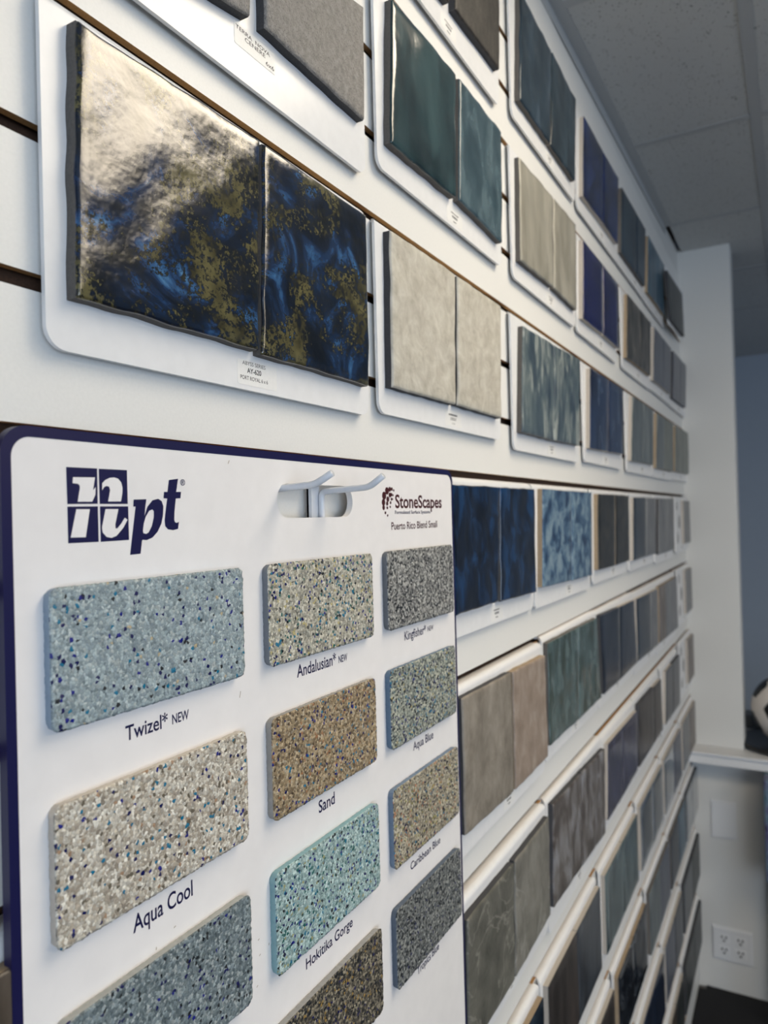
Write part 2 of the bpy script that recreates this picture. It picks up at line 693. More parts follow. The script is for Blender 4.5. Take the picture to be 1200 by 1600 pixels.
def troffer(x0, x1, y0, y1, label):
    o = (0.5*(x0+x1), 0.5*(y0+y1), ceil_z(0.5*(x0+x1)))
    e = empty('ceiling_light', o, label, 'ceiling light', 'ceiling troffers')
    bm = bmesh.new()
    for (a, b, c, d) in ((x0, x1, y0, y0+1.2), (x0, x1, y1-1.2, y1), (x0, x0+1.2, y0+1.2, y1-1.2), (x1-1.2, x1, y0+1.2, y1-1.2)):
        sheet_x(bm, a, b, c, d, -0.05, 0.5)
    obj('frame', bm, M_TRIM, e, o)
    bm = bmesh.new()
    sheet_x(bm, x0+1.2, x1-1.2, y0+1.2, y1-1.2, 0.02, 0.1)
    obj('diffuser', bm, M_LENS, e, o)


troffer(25.8, 50.5, -60.5, -11.7, 'lit ceiling light nearest to the tile wall, above the near boards')
troffer(25.8, 50.5, -135.5, -86.5, 'unseen ceiling fill light added across the room, straight out from the nearest tile boards')  # unseen lamp, added to brighten the half wall and the far end


troffer(-0.5, 24.8, -135.5, -86.5, 'unseen ceiling fill light added across the room, behind the photographer')  # unseen lamp, added as even fill for the left wall and half wall


# ------------------------------------------------------------------ tiles and sample boards
def lerp2(q, u, v):
    """q = TL, TR, BR, BL (x,z); u to the right, v up"""
    tl, tr, br, bl = q
    return ((bl[0]*(1-u)+br[0]*u)*(1-v)+(tl[0]*(1-u)+tr[0]*u)*v,
            (bl[1]*(1-u)+br[1]*u)*(1-v)+(tl[1]*(1-u)+tr[1]*u)*v)


def make_tile(q, y0, y1, N, wav, seed, face, body, parent, origin, rad=0.07, relief=0.01, label=None):
    bm = bmesh.new()
    sp = []
    e = rad/6.0
    ts = [0.0, e*0.35, e] + [e+(1-2*e)*i/N for i in range(1, N)] + [1-e, 1-e*0.35, 1.0]
    K = len(ts)
    W_ = abs(q[1][0]-q[0][0])
    g = []
    for v in ts:
        row = []
        for u in ts:
            x, z = lerp2(q, u, v)
            du = min(u, 1-u)*W_
            dv = min(v, 1-v)*abs(q[0][1]-q[3][1])
            d = min(du, dv)
            edge = max(0.0, 1-d/0.5)
            nx = noise.noise(Vector((x*1.1, z*1.1, seed)))*wav*edge
            nz = noise.noise(Vector((x*1.1+7, z*1.1, seed+5)))*wav*edge
            y = y0
            if d < rad:
                k = 1-d/rad
                y += rad*(1-math.sqrt(max(0.0, 1-k*k)))
            y += noise.noise(Vector((x*0.8, z*0.8, seed+11)))*relief
            row.append(bm.verts.new((x+nx, y, z+nz)))
        g.append(row)
    for j in range(K-1):
        for i in range(K-1):
            bm.faces.new((g[j][i], g[j][i+1], g[j+1][i+1], g[j+1][i]))
    ring = [g[0][i] for i in range(K)] + [g[j][K-1] for j in range(1, K)] + \
           [g[K-1][i] for i in range(K-2, -1, -1)] + [g[j][0] for j in range(K-2, 0, -1)]
    back = [bm.verts.new((v.co.x, y1, v.co.z)) for v in ring]
    n = len(ring)
    for i in range(n):
        f = bm.faces.new((ring[i], back[i], back[(i+1) % n], ring[(i+1) % n]))
        f.material_index = 1
    f = bm.faces.new(list(reversed(back)))
    f.material_index = 1
    o = obj('tile', bm, [face, body], parent, origin)
    for p in o.data.polygons:
        p.use_smooth = (p.material_index == 0)
    if label:
        o['label'] = label
    return o


BOARD_F, BOARD_B = 0.38, 0.50    # front and back of a sample board


def cap_height():
    cu = bpy.data.curves.new('t', 'FONT')
    cu.body = 'H'
    tmp = bpy.data.objects.new('t', cu)
    COL.objects.link(tmp)
    me = bpy.data.meshes.new_from_object(tmp.evaluated_get(bpy.context.evaluated_depsgraph_get()))
    h = max(v.co.y for v in me.vertices)
    bpy.data.objects.remove(tmp)
    bpy.data.curves.remove(cu)
    bpy.data.meshes.remove(me)
    return h


CAP_H = cap_height()


def text_mesh(s, mat, parent, origin, x0, x1, z0, cap, y, name='printed_name', shear=0.0, bold=0.0, tilt=0.0, align=None):
    """flat lettering: left/right X, baseline z0, cap height, on plane y (faces -Y)"""
    cu = bpy.data.curves.new('t', 'FONT')
    cu.body = s
    cu.size = 1.0
    cu.shear = shear
    cu.offset = bold
    cu.resolution_u = 4
    tmp = bpy.data.objects.new('t', cu)
    COL.objects.link(tmp)
    dg = bpy.context.evaluated_depsgraph_get()
    me = bpy.data.meshes.new_from_object(tmp.evaluated_get(dg))
    bpy.data.objects.remove(tmp)
    bpy.data.curves.remove(cu)
    xs = [v.co.x for v in me.vertices]
    a, b = min(xs), max(xs)
    kx = (x1-x0)/(b-a)
    kz = cap/CAP_H
    o0 = Vector(origin)
    for v in me.vertices:
        X = x0+(v.co.x-a)*kx
        Z = z0+v.co.y*kz+(X-x0)*tilt
        v.co = (Vector((X, y, Z))-o0)*IN
    me.materials.append(mat)
    me.name = name
    o = bpy.data.objects.new(name, me)
    lnk(o, parent)
    return o


ORD = ['first', 'second', 'third', 'fourth', 'fifth', 'sixth', 'seventh']
ROWNAME = {-2: 'top row', -1: 'second row', 0: 'third row', 1: 'fourth row', 2: 'fifth row', 3: 'sixth row', 4: 'seventh row',
           5: 'eighth row', 6: 'ninth row', 7: 'lowest row'}
LAST_X = {}

MATS = {}


def T(key, *a, **k):
    MATS[key] = tile_mat('glaze_'+key, *a, **k)


MATS['royalA'] = port_royal(0.31)
MATS['royalB'] = port_royal(1.27)
T('stone_grey', [(130, 127, 122), (146, 142, 137), (160, 156, 151)], 160, 0.75, 0.8, bscale=500, detail=8, distort=0.2, lo=.3, hi=.7, speck=(84, 82, 80), seed=1)
T('pale_stone', [(172, 166, 152), (186, 181, 168), (198, 194, 182)], 60, 0.55, 0.6, bscale=130, distort=0.5, detail=9, seed=2, lo=.32, hi=.68)
T('teal', [(34, 56, 60), (50, 76, 80), (66, 94, 97)], 14, 0.16, 0.35, bscale=35, coat=0.6, seed=3, stretch=(1.5, 1, .8))
T('teal_light', [(58, 82, 92), (74, 98, 108), (100, 122, 130)], 16, 0.2, 0.35, bscale=35, coat=0.5, seed=4, stretch=(1.8, 1, .7))
T('black_stone', [(34, 32, 30), (46, 43, 40), (66, 62, 58)], 60, 0.55, 0.3, bscale=300, speck=(96, 92, 86), seed=5, stretch=(2, 1, .6))
T('slate_blue', [(38, 56, 68), (50, 70, 84), (76, 94, 110)], 10, 0.2, 0.3, bscale=30, coat=0.2, seed=6, stretch=(2, 1, .5))
T('slate_dark', [(38, 52, 62), (46, 64, 74), (60, 80, 92)], 10, 0.25, 0.3, bscale=30, coat=0.3, seed=7, stretch=(2, 1, .5))
T('navy', [(16, 28, 62), (24, 42, 90), (34, 58, 118)], 12, 0.2, 0.2, bscale=25, coat=0.2, seed=8)
T('royal_blue', [(8, 12, 70), (12, 18, 92), (18, 28, 112)], 9, 0.15, 0.15, bscale=25, coat=0.5, seed=9)
T('deep_teal', [(30, 46, 62), (44, 66, 84), (60, 84, 100)], 12, 0.25, 0.2, bscale=25, seed=10, stretch=(2, 1, .5))
T('steel_blue', [(56, 84, 104), (72, 104, 124), (92, 122, 140)], 12, 0.3, 0.2, seed=11, stretch=(2, 1, .5))
T('charcoal', [(46, 52, 54), (60, 66, 66), (76, 80, 80)], 14, 0.4, 0.2, seed=12)
T('taupe', [(150, 146, 132), (162, 158, 144), (174, 170, 156)], 9, 0.25, 0.15, bscale=20, coat=0.3, seed=13, stretch=(1.8, 1, .6))
T('dark_mottle', [(50, 52, 52), (86, 88, 88), (122, 118, 112)], 30, 0.4, 0.3, seed=14, stretch=(1.5, 1, .6))
T('blue_grey', [(84, 90, 104), (100, 106, 118), (116, 120, 130)], 14, 0.35, 0.2, seed=15, stretch=(2, 1, .5))
T('green_streak', [(62, 78, 92), (84, 100, 110), (108, 122, 124), (158, 164, 160)], 26, 0.3, 0.4, detail=8, distort=1.2, seed=16, stretch=(1.6, 1, .45))
T('navy_streak', [(24, 38, 66), (34, 52, 86), (46, 66, 100)], 14, 0.25, 0.3, seed=17, stretch=(2.2, 1, .4), vein=(96, 116, 140))
T('sage_streak', [(84, 96, 100), (106, 116, 120), (128, 136, 136)], 18, 0.35, 0.2, seed=18, stretch=(2.4, 1, .4))
T('grey_green', [(100, 108, 104), (122, 128, 122), (136, 140, 132)], 18, 0.4, 0.2, seed=19, stretch=(2, 1, .5))
T('ocean', [(2, 10, 26), (8, 30, 58), (24, 64, 108)], 26, 0.16, 0.5, bscale=45, coat=0.25, detail=9, seed=20, stretch=(1.4, 1, .8))
T('cloud_blue', [(40, 66, 98), (64, 96, 128), (104, 132, 154), (132, 154, 168)], 36, 0.3, 0.4, detail=9, distort=0.5, seed=21)
T('olive_black', [(28, 28, 24), (44, 44, 38), (66, 62, 52)], 34, 0.3, 0.4, seed=22)
T('ink_blue', [(14, 26, 40), (24, 40, 56), (44, 62, 76)], 20, 0.25, 0.3, seed=23, stretch=(2, 1, .5))
T('silver_grey', [(112, 114, 118), (128, 130, 132), (142, 144, 144)], 18, 0.4, 0.2, seed=24, stretch=(2, 1, .5))
T('travertine', [(120, 112, 100), (142, 134, 122), (160, 152, 140)], 38, 0.55, 0.35, bscale=200, detail=11, distort=0.3, seed=25, stretch=(1.2, 1, .8), lo=.3, hi=.7)
T('rose_travertine', [(140, 124, 110), (156, 140, 126), (170, 158, 146)], 38, 0.55, 0.35, bscale=200, detail=11, distort=0.3, seed=26, stretch=(1.2, 1, .8), lo=.3, hi=.7)
T('moss_teal', [(62, 74, 62), (74, 92, 88), (88, 108, 108), (104, 122, 120)], 30, 0.22, 0.3, detail=10, distort=0.5, seed=27, stretch=(1.5, 1, .6))
T('midnight', [(12, 22, 34), (28, 38, 54), (52, 60, 76)], 22, 0.22, 0.3, detail=8, distort=1.0, seed=28, stretch=(1.8, 1, .5))
T('slate_stone', [(84, 84, 76), (106, 105, 96), (126, 124, 114)], 22, 0.5, 0.35, bscale=180, detail=11, distort=0.5, lo=.32, hi=.68, seed=29, vein=(140, 138, 128))
T('ash_stone', [(108, 106, 98), (130, 127, 118), (146, 143, 134)], 24, 0.5, 0.35, bscale=180, detail=11, distort=0.5, lo=.32, hi=.68, seed=30, stretch=(1.2, 1, .8), vein=(156, 154, 146))
T('rust_mottle', [(72, 62, 56), (98, 90, 84), (122, 118, 116), (140, 140, 144)], 26, 0.35, 0.35, detail=10, distort=0.5, seed=31, stretch=(1.4, 1, .6))
T('plum', [(36, 36, 56), (56, 56, 82), (84, 86, 112)], 26, 0.25, 0.3, detail=8, distort=1.0, seed=32, stretch=(2, 1, .45))
T('umber', [(42, 38, 38), (68, 62, 60), (94, 88, 84)], 20, 0.3, 0.3, seed=33, stretch=(1.8, 1, .5))
T('peat', [(50, 46, 44), (64, 60, 58), (80, 72, 68)], 16, 0.4, 0.3, seed=34, stretch=(2.5, 1, .4))
T('gunmetal', [(56, 60, 66), (70, 76, 84), (88, 94, 100)], 16, 0.3, 0.3, seed=35, stretch=(2.5, 1, .4))
T('sea_green', [(62, 76, 80), (80, 98, 102), (104, 122, 124)], 18, 0.22, 0.3, seed=36, stretch=(2.2, 1, .45))
T('mist', [(84, 96, 104), (104, 114, 122), (126, 134, 142)], 20, 0.12, 0.1, seed=37, stretch=(2.4, 1, .4), coat=0.5)
T('black_marble', [(14, 20, 28), (24, 32, 44), (52, 60, 70)], 22, 0.15, 0.2, seed=38, distort=2.0, vein=(120, 128, 136))
T('marine', [(20, 32, 52), (34, 50, 76), (52, 68, 92)], 16, 0.18, 0.2, seed=39, stretch=(2.2, 1, .5), coat=0.2)
T('mushroom', [(112, 104, 98), (130, 122, 116), (146, 140, 134)], 20, 0.45, 0.2, seed=40, stretch=(2, 1, .5))
T('mud_brown', [(70, 62, 54), (88, 78, 68), (100, 90, 80)], 16, 0.4, 0.2, seed=41, stretch=(2.2, 1, .5))


def sample_board(row, ordn, tiles, look, near=False, z_shift=None, label_text=None, bare=None, single=False):
    """tiles: list of (quad or (x0,x1), face key, body material). quads are (TL,TR,BR,BL) photograph points"""
    qs = []
    zb = 2.88-ROW_STEP*row
    for t in tiles:
        g = t[0]
        if len(g) == 4:
            P = [on_y(p[0], p[1], 0.0) for p in g]
            qs.append([(p.x, p.z) for p in P])
        else:
            x0, x1 = g
            qs.append([(x0, zb+6), (x1, zb+6), (x1, zb), (x0, zb)])
    allx = [p[0] for q in qs for p in q]
    allz = [p[1] for q in qs for p in q]
    x0, x1 = min(allx)-0.5, max(allx)+(0.45 if near else 0.30)
    if bare:
        x0 = bare
    prev_end = LAST_X.get(row, -99.0)
    if prev_end+0.05 > x0:
        if prev_end+0.05 > min(allx)+0.02:
            # slide this board's tiles right so neighbouring boards stay clear of each other
            dx = prev_end+0.08-min(allx)
            lim = max(allx)
            qs = [[(p[0]+dx*(lim-p[0])/(lim-min(allx)), p[1]) for p in q] for q in qs]
            print('SLID', row, ordn, round(dx, 2))
        x0 = prev_end+0.05
    LAST_X[row] = x1
    z0 = min(allz)-1.0
    ztop = 9.59-ROW_STEP*row
    z1 = min(ztop-0.45, max(allz)+0.3)
    z1 = max(z1, max(allz)+0.02)
    xc = 0.5*(x0+x1)
    org = (xc, BOARD_B, z0)
    lab = 'white board with %s, %s in the %s' % (look, ordn, ROWNAME[row])
    e = empty('tile_sample_board', org, lab, 'tile sample', 'tile sample boards on the slatwall')
    bm = bmesh.new()
    # plate with rounded bottom corners, its top bending back into the groove of the slatwall
    fn = 8 if near else 4
    slab(bm, rrect(x0, x1, z0, z1, 0.5 if near else 0.4, n=fn, corners=(1, 1, 0, 0)), BOARD_F, BOARD_B)
    R = 0.30
    n = 8 if near else 5
    prev = None
    zc = z1
    for i in range(n+1):
        a = math.radians(90.0*i/n)
        rf = WALL_Y+0.02-BOARD_F
        yf = BOARD_F+rf*(1-math.cos(a))
        zf = zc+R*math.sin(a)
        rb = max(rf-0.12, 0.05)
        yb_ = BOARD_B+rb*(1-math.cos(a))
        zb_ = zc+(R-0.12)*math.sin(a)
        cut = 0.28*(1-math.cos(a))
        cur = [bm.verts.new((x0+cut, yf, zf)), bm.verts.new((x1-cut, yf, zf)), bm.verts.new((x1-cut, yb_, zb_)), bm.verts.new((x0+cut, yb_, zb_))]
        if prev:
            for k in range(4):
                bm.faces.new((prev[k], prev[(k+1) % 4], cur[(k+1) % 4], cur[k]))
        prev = cur
    a_ = [bm.verts.new((v.co.x, WALL_Y+0.3, v.co.z)) for v in prev]
    for k in range(4):
        bm.faces.new((prev[k], prev[(k+1) % 4], a_[(k+1) % 4], a_[k]))
    bmesh.ops.remove_doubles(bm, verts=bm.verts, dist=0.001)
    obj('board_panel', bm, M_BOARD, e, org)
    for i, (q, t) in enumerate(zip(qs, tiles)):
        lb = t[3] if len(t) > 3 else None
        make_tile(q, 0.0, BOARD_F+0.01, 26 if near else 8, (0.06 if t[1] in ('royalA','royalB','teal','teal_light','slate_blue') else 0.035) if near else 0.03, row*7.3+i*3.1+len(look), MATS[t[1]], t[2], e, org,
                  rad=0.09 if near else 0.07, relief=0.045 if near else 0.02, label=lb)
    # paper label below the joint of the two tiles
    xm = 0.5*(qs[0][1][0]+qs[-1][0][0]) if len(qs) > 1 else 0.5*(x0+x1)
    if len(qs) == 1 and single:
        xm = qs[0][0][0]
    zl = z0+0.14
    bm = bmesh.new()
    slab(bm, rrect(xm-0.9, xm+0.9, zl, zl+0.72, 0.06, n=2), BOARD_F-0.006, BOARD_F+0.001)
    card = obj('paper_label', bm, M_CARD, e, org)
    if label_text is None:
        bm = bmesh.new()
        rnd = random.Random(int(abs(xm*31+row*7)))
        for k, w in enumerate((0.42, 0.30, 0.16)):
            zz = zl+0.50-k*0.19
            a = xm-w
            while a < xm+w:
                b = min(a+rnd.uniform(0.05, 0.11), xm+w)
                slab(bm, [(a, zz), (b, zz), (b, zz+(0.10 if k == 1 else 0.06)), (a, zz+(0.10 if k == 1 else 0.06))], BOARD_F-0.009, BOARD_F-0.005)
                a = b+0.035
        obj('label_print', bm, M_INK, card, org)
    return e, org, (x0, x1, z0, z1), xm, card


G_, D_, TN, L_ = M_BODY_G, M_BODY_D, M_BODY_T, M_BODY_L

# --- near boards, measured corner by corner
# third row (port royal, pale stone, streaked green ...)
e, org, bb, xm, card = sample_board(0, 'first', [
    (((122, 31), (406, 218), (406, 547), (121, 463)), 'royalA', G_),
    (((413, 224), (573, 336), (578, 603), (411, 553)), 'royalB', G_)],
    'two marbled blue, black and gold tiles', near=True, label_text=1)
lx = on_y(397, 581, BOARD_F).x
lz = [on_y(397, v, BOARD_F).z for v in (573.5, 585, 596)]
text_mesh('ABYSS SERIES', M_INK, card, org, lx-0.52, lx+0.52, lz[0], 0.11, BOARD_F-0.008, 'label_print')
text_mesh('AY-620', M_INK, card, org, lx-0.32, lx+0.32, lz[1], 0.14, BOARD_F-0.008, 'label_print', bold=0.02)
text_mesh('PORT ROYAL 6 x 6', M_INK, card, org, lx-0.62, lx+0.62, lz[2], 0.11, BOARD_F-0.008, 'label_print', bold=0.008)

e, org, bb, xm, card = sample_board(0, 'second', [
    (((611.5, 359), (712, 428), (712.5, 632), (615, 605)), 'pale_stone', D_),
    (((716, 431), (783, 478), (784, 653.5), (716.5, 633)), 'pale_stone', D_)],
    'two chalky pale beige stone tiles', near=True, label_text=1)
bm = bmesh.new()
a_x = xm-0.5
for w in (0.07, 0.05, 0.09, 0.06, 0.08, 0.05, 0.07, 0.09, 0.06, 0.05):
    slab(bm, [(a_x, bb[2]+0.62), (a_x+w, bb[2]+0.62), (a_x+w, bb[2]+0.70), (a_x, bb[2]+0.70)], BOARD_F-0.009, BOARD_F-0.005)
    a_x += w+0.03
obj('label_print', bm, M_INK, card, org)
text_mesh('LOOKOUT', M_INK, card, org, xm-0.34, xm+0.34, bb[2]+0.42, 0.12, BOARD_F-0.008, 'label_print', bold=0.02)
text_mesh('6 x 6', M_INK, card, org, xm-0.16, xm+0.16, bb[2]+0.24, 0.08, BOARD_F-0.008, 'label_print')

sample_board(0, 'third', [
    (((818.5, 509), (866, 538), (866, 688), (817, 675)), 'green_streak', G_),
    (((867, 539), (906, 561), (906, 696), (867, 688.5)), 'green_streak', G_)],
    'grey-green tiles streaked with pale marks', near=True)
sample_board(0, 'fourth', [
    (((923, 575), (950, 592), (950, 705.5), (923, 700.5)), 'navy_streak', L_),
    (((951, 593), (974.4, 608), (974, 710), (951, 706)), 'navy_streak', L_)],
    'dark navy tiles crossed by a pale streak')
sample_board(0, 'fifth', [
    (((989, 618), (1006, 630), (1005, 723), (987, 720)), 'sage_streak', L_),
    (((1006.5, 630), (1021, 641), (1021, 726.5), (1005.5, 723)), 'sage_streak', L_)],
    'vertically streaked sage grey tiles')
sample_board(0, 'sixth', [
    (((1027, 645), (1039, 653), (1038.5, 734), (1026, 731)), 'sage_streak', TN),
    (((1039.5, 653.5), (1052, 662), (1052, 737), (1039, 734)), 'grey_green', TN)],
    'sage grey tiles with a tan left edge')
sample_board(0, 'seventh', [
    (((1056, 665), (1066, 671), (1066, 739), (1055, 736.5)), 'grey_green', TN),
    (((1066.5, 671), (1076, 677), (1076, 741), (1066.5, 739)), 'grey_green', L_)],
    'pale grey-green tiles beside the pier')

# second row from the top
e, org, bb, xm, card = sample_board(-1, 'first', [
    (((205, -290), (392, -98), (391, 24), (207, -94)), 'stone_grey', D_),
    (((412, -100), (569, 10), (571, 188), (416, 42)), 'stone_grey', D_)],
    'rough grey stone tiles and a handwritten label', near=True, label_text=1)
p0 = on_y(368, 70, BOARD_F)
bm = bmesh.new()
cx0, cx1, cz1, cz0 = on_y(366, 60, BOARD_F).x, on_y(429, 90, BOARD_F).x, on_y(368, 32, BOARD_F).z, on_y(369, 68, BOARD_F).z
slab(bm, rrect(cx0, cx1, cz0, cz1, 0.05, n=2), BOARD_F-0.010, BOARD_F)
hand = obj('handwritten_label', bm, M_CARD, e, org)
hx = cx0+0.04
hh = cz1-cz0
text_mesh('TERRA  NOVA', M_PENCIL, hand, org, hx+0.02, cx1-0.25, cz1-hh*0.30, hh*0.17, BOARD_F-0.013, 'handwriting', bold=0.01, tilt=-0.02)
text_mesh('CENERE', M_PENCIL, hand, org, hx+0.42, cx1-0.48, cz1-hh*0.58, hh*0.18, BOARD_F-0.013, 'handwriting', bold=0.01, tilt=0.0)
text_mesh('6x6', M_PENCIL, hand, org, cx1-0.46, cx1-0.06, cz1-hh*0.86, hh*0.19, BOARD_F-0.013, 'handwriting', bold=0.01, tilt=0.0)
for ch in list(e.children):
    if ch.name.startswith('paper_label'):
        bpy.data.objects.remove(ch)

sample_board(-1, 'second', [
    (((613.5, -4), (713, 116), (713.5, 310), (612, 222.5)), 'teal', G_),
    (((719, 122), (784, 205), (785, 379), (719, 312)), 'teal_light', G_, 'lighter teal tile')],
    'glossy dark teal tiles, the right one lighter', near=True)
sample_board(-1, 'third', [
    (((813, 245), (864, 307), (865, 448), (815, 407)), 'taupe', G_),
    (((866, 309), (900, 350), (901.5, 484.5), (867, 450)), 'taupe', G_)],
    'smooth pale taupe tiles', near=True)
sample_board(-1, 'fourth', [
    (((911.5, 374.5), (942, 413), (943, 522), (912, 497.5)), 'royal_blue', L_),
    (((943, 414), (966, 444), (967, 544), (944, 523)), 'royal_blue', L_)],
    'vivid royal blue tiles')
sample_board(-1, 'fifth', [
    (((981, 459), (1000, 483), (999.5, 573), (980, 558.5)), 'dark_mottle', TN),
    (((1000.5, 483.5), (1017, 504), (1016.6, 587), (1000, 573.5)), 'dark_mottle', TN)],
    'mottled charcoal and brown tiles')
sample_board(-1, 'sixth', [
    (((1023, 511), (1036, 528), (1035, 604), (1021.5, 593.5)), 'blue_grey', L_),
    (((1036.5, 528.5), (1048.7, 544), (1048, 615.5), (1035.5, 604.5)), 'blue_grey', L_)],
    'matte blue-grey tiles')
sample_board(-1, 'seventh', [
    (((1050.5, 546), (1062, 559), (1061, 629), (1049.6, 620)), 'blue_grey', D_),
    (((1062.3, 559.5), (1072, 571), (1071.6, 637), (1061.3, 629.5)), 'blue_grey', D_)],
    'matte blue-grey tiles, last before the pier')

# top row
sample_board(-2, 'first', [
    (((632, -242), (704, -140), (703, 4), (630, -96)), 'black_stone', D_),
    (((711, -122), (781, -24), (781, 109), (712, 14)), 'black_stone', D_)],
    'flecked black stone tiles', near=True)
sample_board(-2, 'second', [
    (((814, -14), (862, 79), (860, 224), (813, 155)), 'slate_blue', G_),
    (((863.5, 81), (900, 155), (899, 283), (861.5, 226)), 'slate_dark', G_)],
    'glossy slate blue tiles', near=True)
sample_board(-2, 'third', [
    (((913, 181), (943, 237), (942, 347), (912, 306)), 'navy', L_),
    (((943.7, 238), (966.5, 278), (965.5, 381), (942.7, 348)), 'navy', L_)],
    'dark navy blue tiles')
sample_board(-2, 'fourth', [
    (((972.4, 293), (995, 333), (994.5, 427), (971.6, 394)), 'deep_teal', G_),
    (((995.5, 334), (1009, 358), (1008, 447), (995, 428)), 'deep_teal', G_)],
    'dark petrol blue tiles')
sample_board(-2, 'fifth', [
    (((1013, 367), (1027, 394), (1026.5, 475), (1012, 455)), 'steel_blue', TN),
    (((1027.3, 394.5), (1039, 416), (1038, 492), (1027, 476)), 'steel_blue', TN)],
    'steel blue streaked tiles')

# the last board of the top row hangs loose and leans out from the wall
org = (103.0, 0.3, 19.5)
e = empty('tile_sample_board', org, 'loose white board with one charcoal tile, leaning out from the wall beside the pier', 'tile sample',
          'tile sample boards on the slatwall')
YT = -0.75
P = [on_y(*p, YT) for p in ((1043, 422), (1066, 459), (1069.5, 526), (1048.5, 498))]
q = [(p.x, p.z) for p in P]
bm = bmesh.new()
qx0, qx1 = min(p[0] for p in q), max(p[0] for p in q)
B = [on_y(*p, YT+0.4) for p in ((1040, 416), (1067, 456), (1069, 532), (1044, 506))]
slab(bm, [(B[3].x+0.4, B[3].z), (B[2].x, B[2].z), (B[1].x, B[1].z), (B[0].x, B[0].z), (B[3].x, B[3].z+0.5)], YT+0.38, YT+0.5)
obj('board_panel', bm, M_BOARD, e, org)
make_tile(q, YT, YT+0.39, 8, 0.05, 3.0, MATS['charcoal'], D_, e, org)
bm = bmesh.new()
box(bm, B[1].x-3.2, B[1].x-1.2, YT+0.5, WALL_Y+0.2, B[0].z-0.6, B[0].z-0.3)
obj('hanging_tab', bm, M_BOARD, e, org)

# fourth row
sample_board(1, 'first', [
    (((707, 757), (780.5, 760.7), (780.5, 940), (712, 963)), 'ocean', G_),
    (((782.5, 761), (835, 764), (839, 925.5), (784, 940)), 'ocean', G_)],
    'deep ocean blue glossy tiles', near=True)
sample_board(1, 'second', [
    (((849, 763.5), (893, 767), (894, 907), (849, 918)), 'cloud_blue', TN),
    (((894, 767), (924.5, 769.5), (925.5, 899), (895, 907)), 'cloud_blue', TN)],
    'cloudy light and mid blue tiles')
sample_board(1, 'third', [
    (((935, 772), (961, 773), (961, 884), (936, 891)), 'olive_black', TN),
    (((962.5, 773), (983, 774.5), (984, 876), (963, 883)), 'olive_black', TN)],
    'nearly black olive tiles')
sample_board(1, 'fourth', [
    (((990.5, 777), (1009.5, 777.3), (1010, 869.5), (991, 876)), 'ink_blue', L_, 'dark ink blue tile'),
    (((1010, 777.3), (1024, 778), (1025, 865), (1010.5, 869.3)), 'silver_grey', L_, 'light grey tile')],
    'one ink blue and one light grey tile')
sample_board(1, 'fifth', [
    (((1030, 778.5), (1042.5, 779), (1042.7, 862.5), (1030, 866.5)), 'silver_grey', D_),
    (((1043, 779), (1053, 779.3), (1054, 858), (1043.2, 862)), 'silver_grey', L_)],
    'plain silver grey tiles')


def bare_board(row, px, key, look):
    """board at the pier end that lost its left tile: glue blots where it sat"""
    zb = 2.88-ROW_STEP*row
    L = 102.2
    e, org, bb, xm, card = sample_board(row, 'last', [((108.6, 114.9), key, L_)], look, bare=L, single=True)
    bm = bmesh.new()
    for (gx, gz, gr) in ((L+2.0, zb+5.2, 0.55), (L+4.1, zb+3.0, 0.8), (L+2.2, zb+0.9, 0.6)):
        pts = []
        for k in range(14):
            a = 2*math.pi*k/14
            rr = gr*(1+0.35*noise.noise(Vector((math.cos(a)*2, math.sin(a)*2, gx+gz))))
            pts.append((gx+rr*math.cos(a), gz+rr*1.2*math.sin(a)))
        slab(bm, pts, BOARD_F-0.03, BOARD_F+0.001)
    g = obj('glue_blots', bm, M_GLUE, e, org)


bare_board(1, None, 'silver_grey', 'a missing left tile and one grey tile')

# fifth row
sample_board(2, 'first', [((-3.6, 2.6), 'mud_brown', TN), ((2.9, 9.15), 'mud_brown', TN)],
             'brown tiles, mostly left of the pebble display')
sample_board(2, 'second', [
    (((723, 1092), (799, 1051), (804, 1237), (729, 1306)), 'travertine', D_, 'grey-beige stone tile'),
    (((802, 1050), (852, 1024), (857, 1182), (807, 1234)), 'rose_travertine', TN, 'rosy beige stone tile')],
    'two stone-look tiles, grey-beige and rosy', near=True)
sample_board(2, 'third', [
    (((857.5, 1005), (903, 981.5), (906, 1124), (860.5, 1165)), 'moss_teal', G_),
    (((904, 981), (932.8, 966), (940, 1090), (906.8, 1123)), 'moss_teal', G_)],
    'mossy teal green glossy tiles', near=True)
sample_board(2, 'fourth', [
    (((935, 964), (966.5, 950), (968.5, 1063), (941.5, 1088)), 'midnight', D_),
    (((967, 949.5), (991, 938), (996.4, 1035), (969, 1062.5)), 'midnight', L_)],
    'midnight blue tiles with grey haze')
sample_board(2, 'fifth', [
    (((994, 937), (1016.5, 926), (1017.5, 1017.5), (997.3, 1034)), 'ink_blue', L_, 'dark blue tile'),
    (((1017, 925.7), (1027.6, 920), (1029, 1007), (1018, 1017)), 'silver_grey', L_, 'light grey tile')],
    'one dark blue and one light grey tile')
sample_board(2, 'sixth', [
    (((1029, 918), (1039.5, 912), (1041, 997), (1030, 1006)), 'mushroom', TN),
    (((1040, 911.7), (1057, 901), (1060, 980), (1041.5, 996.5)), 'silver_grey', TN)],
    'mushroom brown and grey tiles')
bare_board(2, None, 'silver_grey', 'a missing left tile and one pale tile')

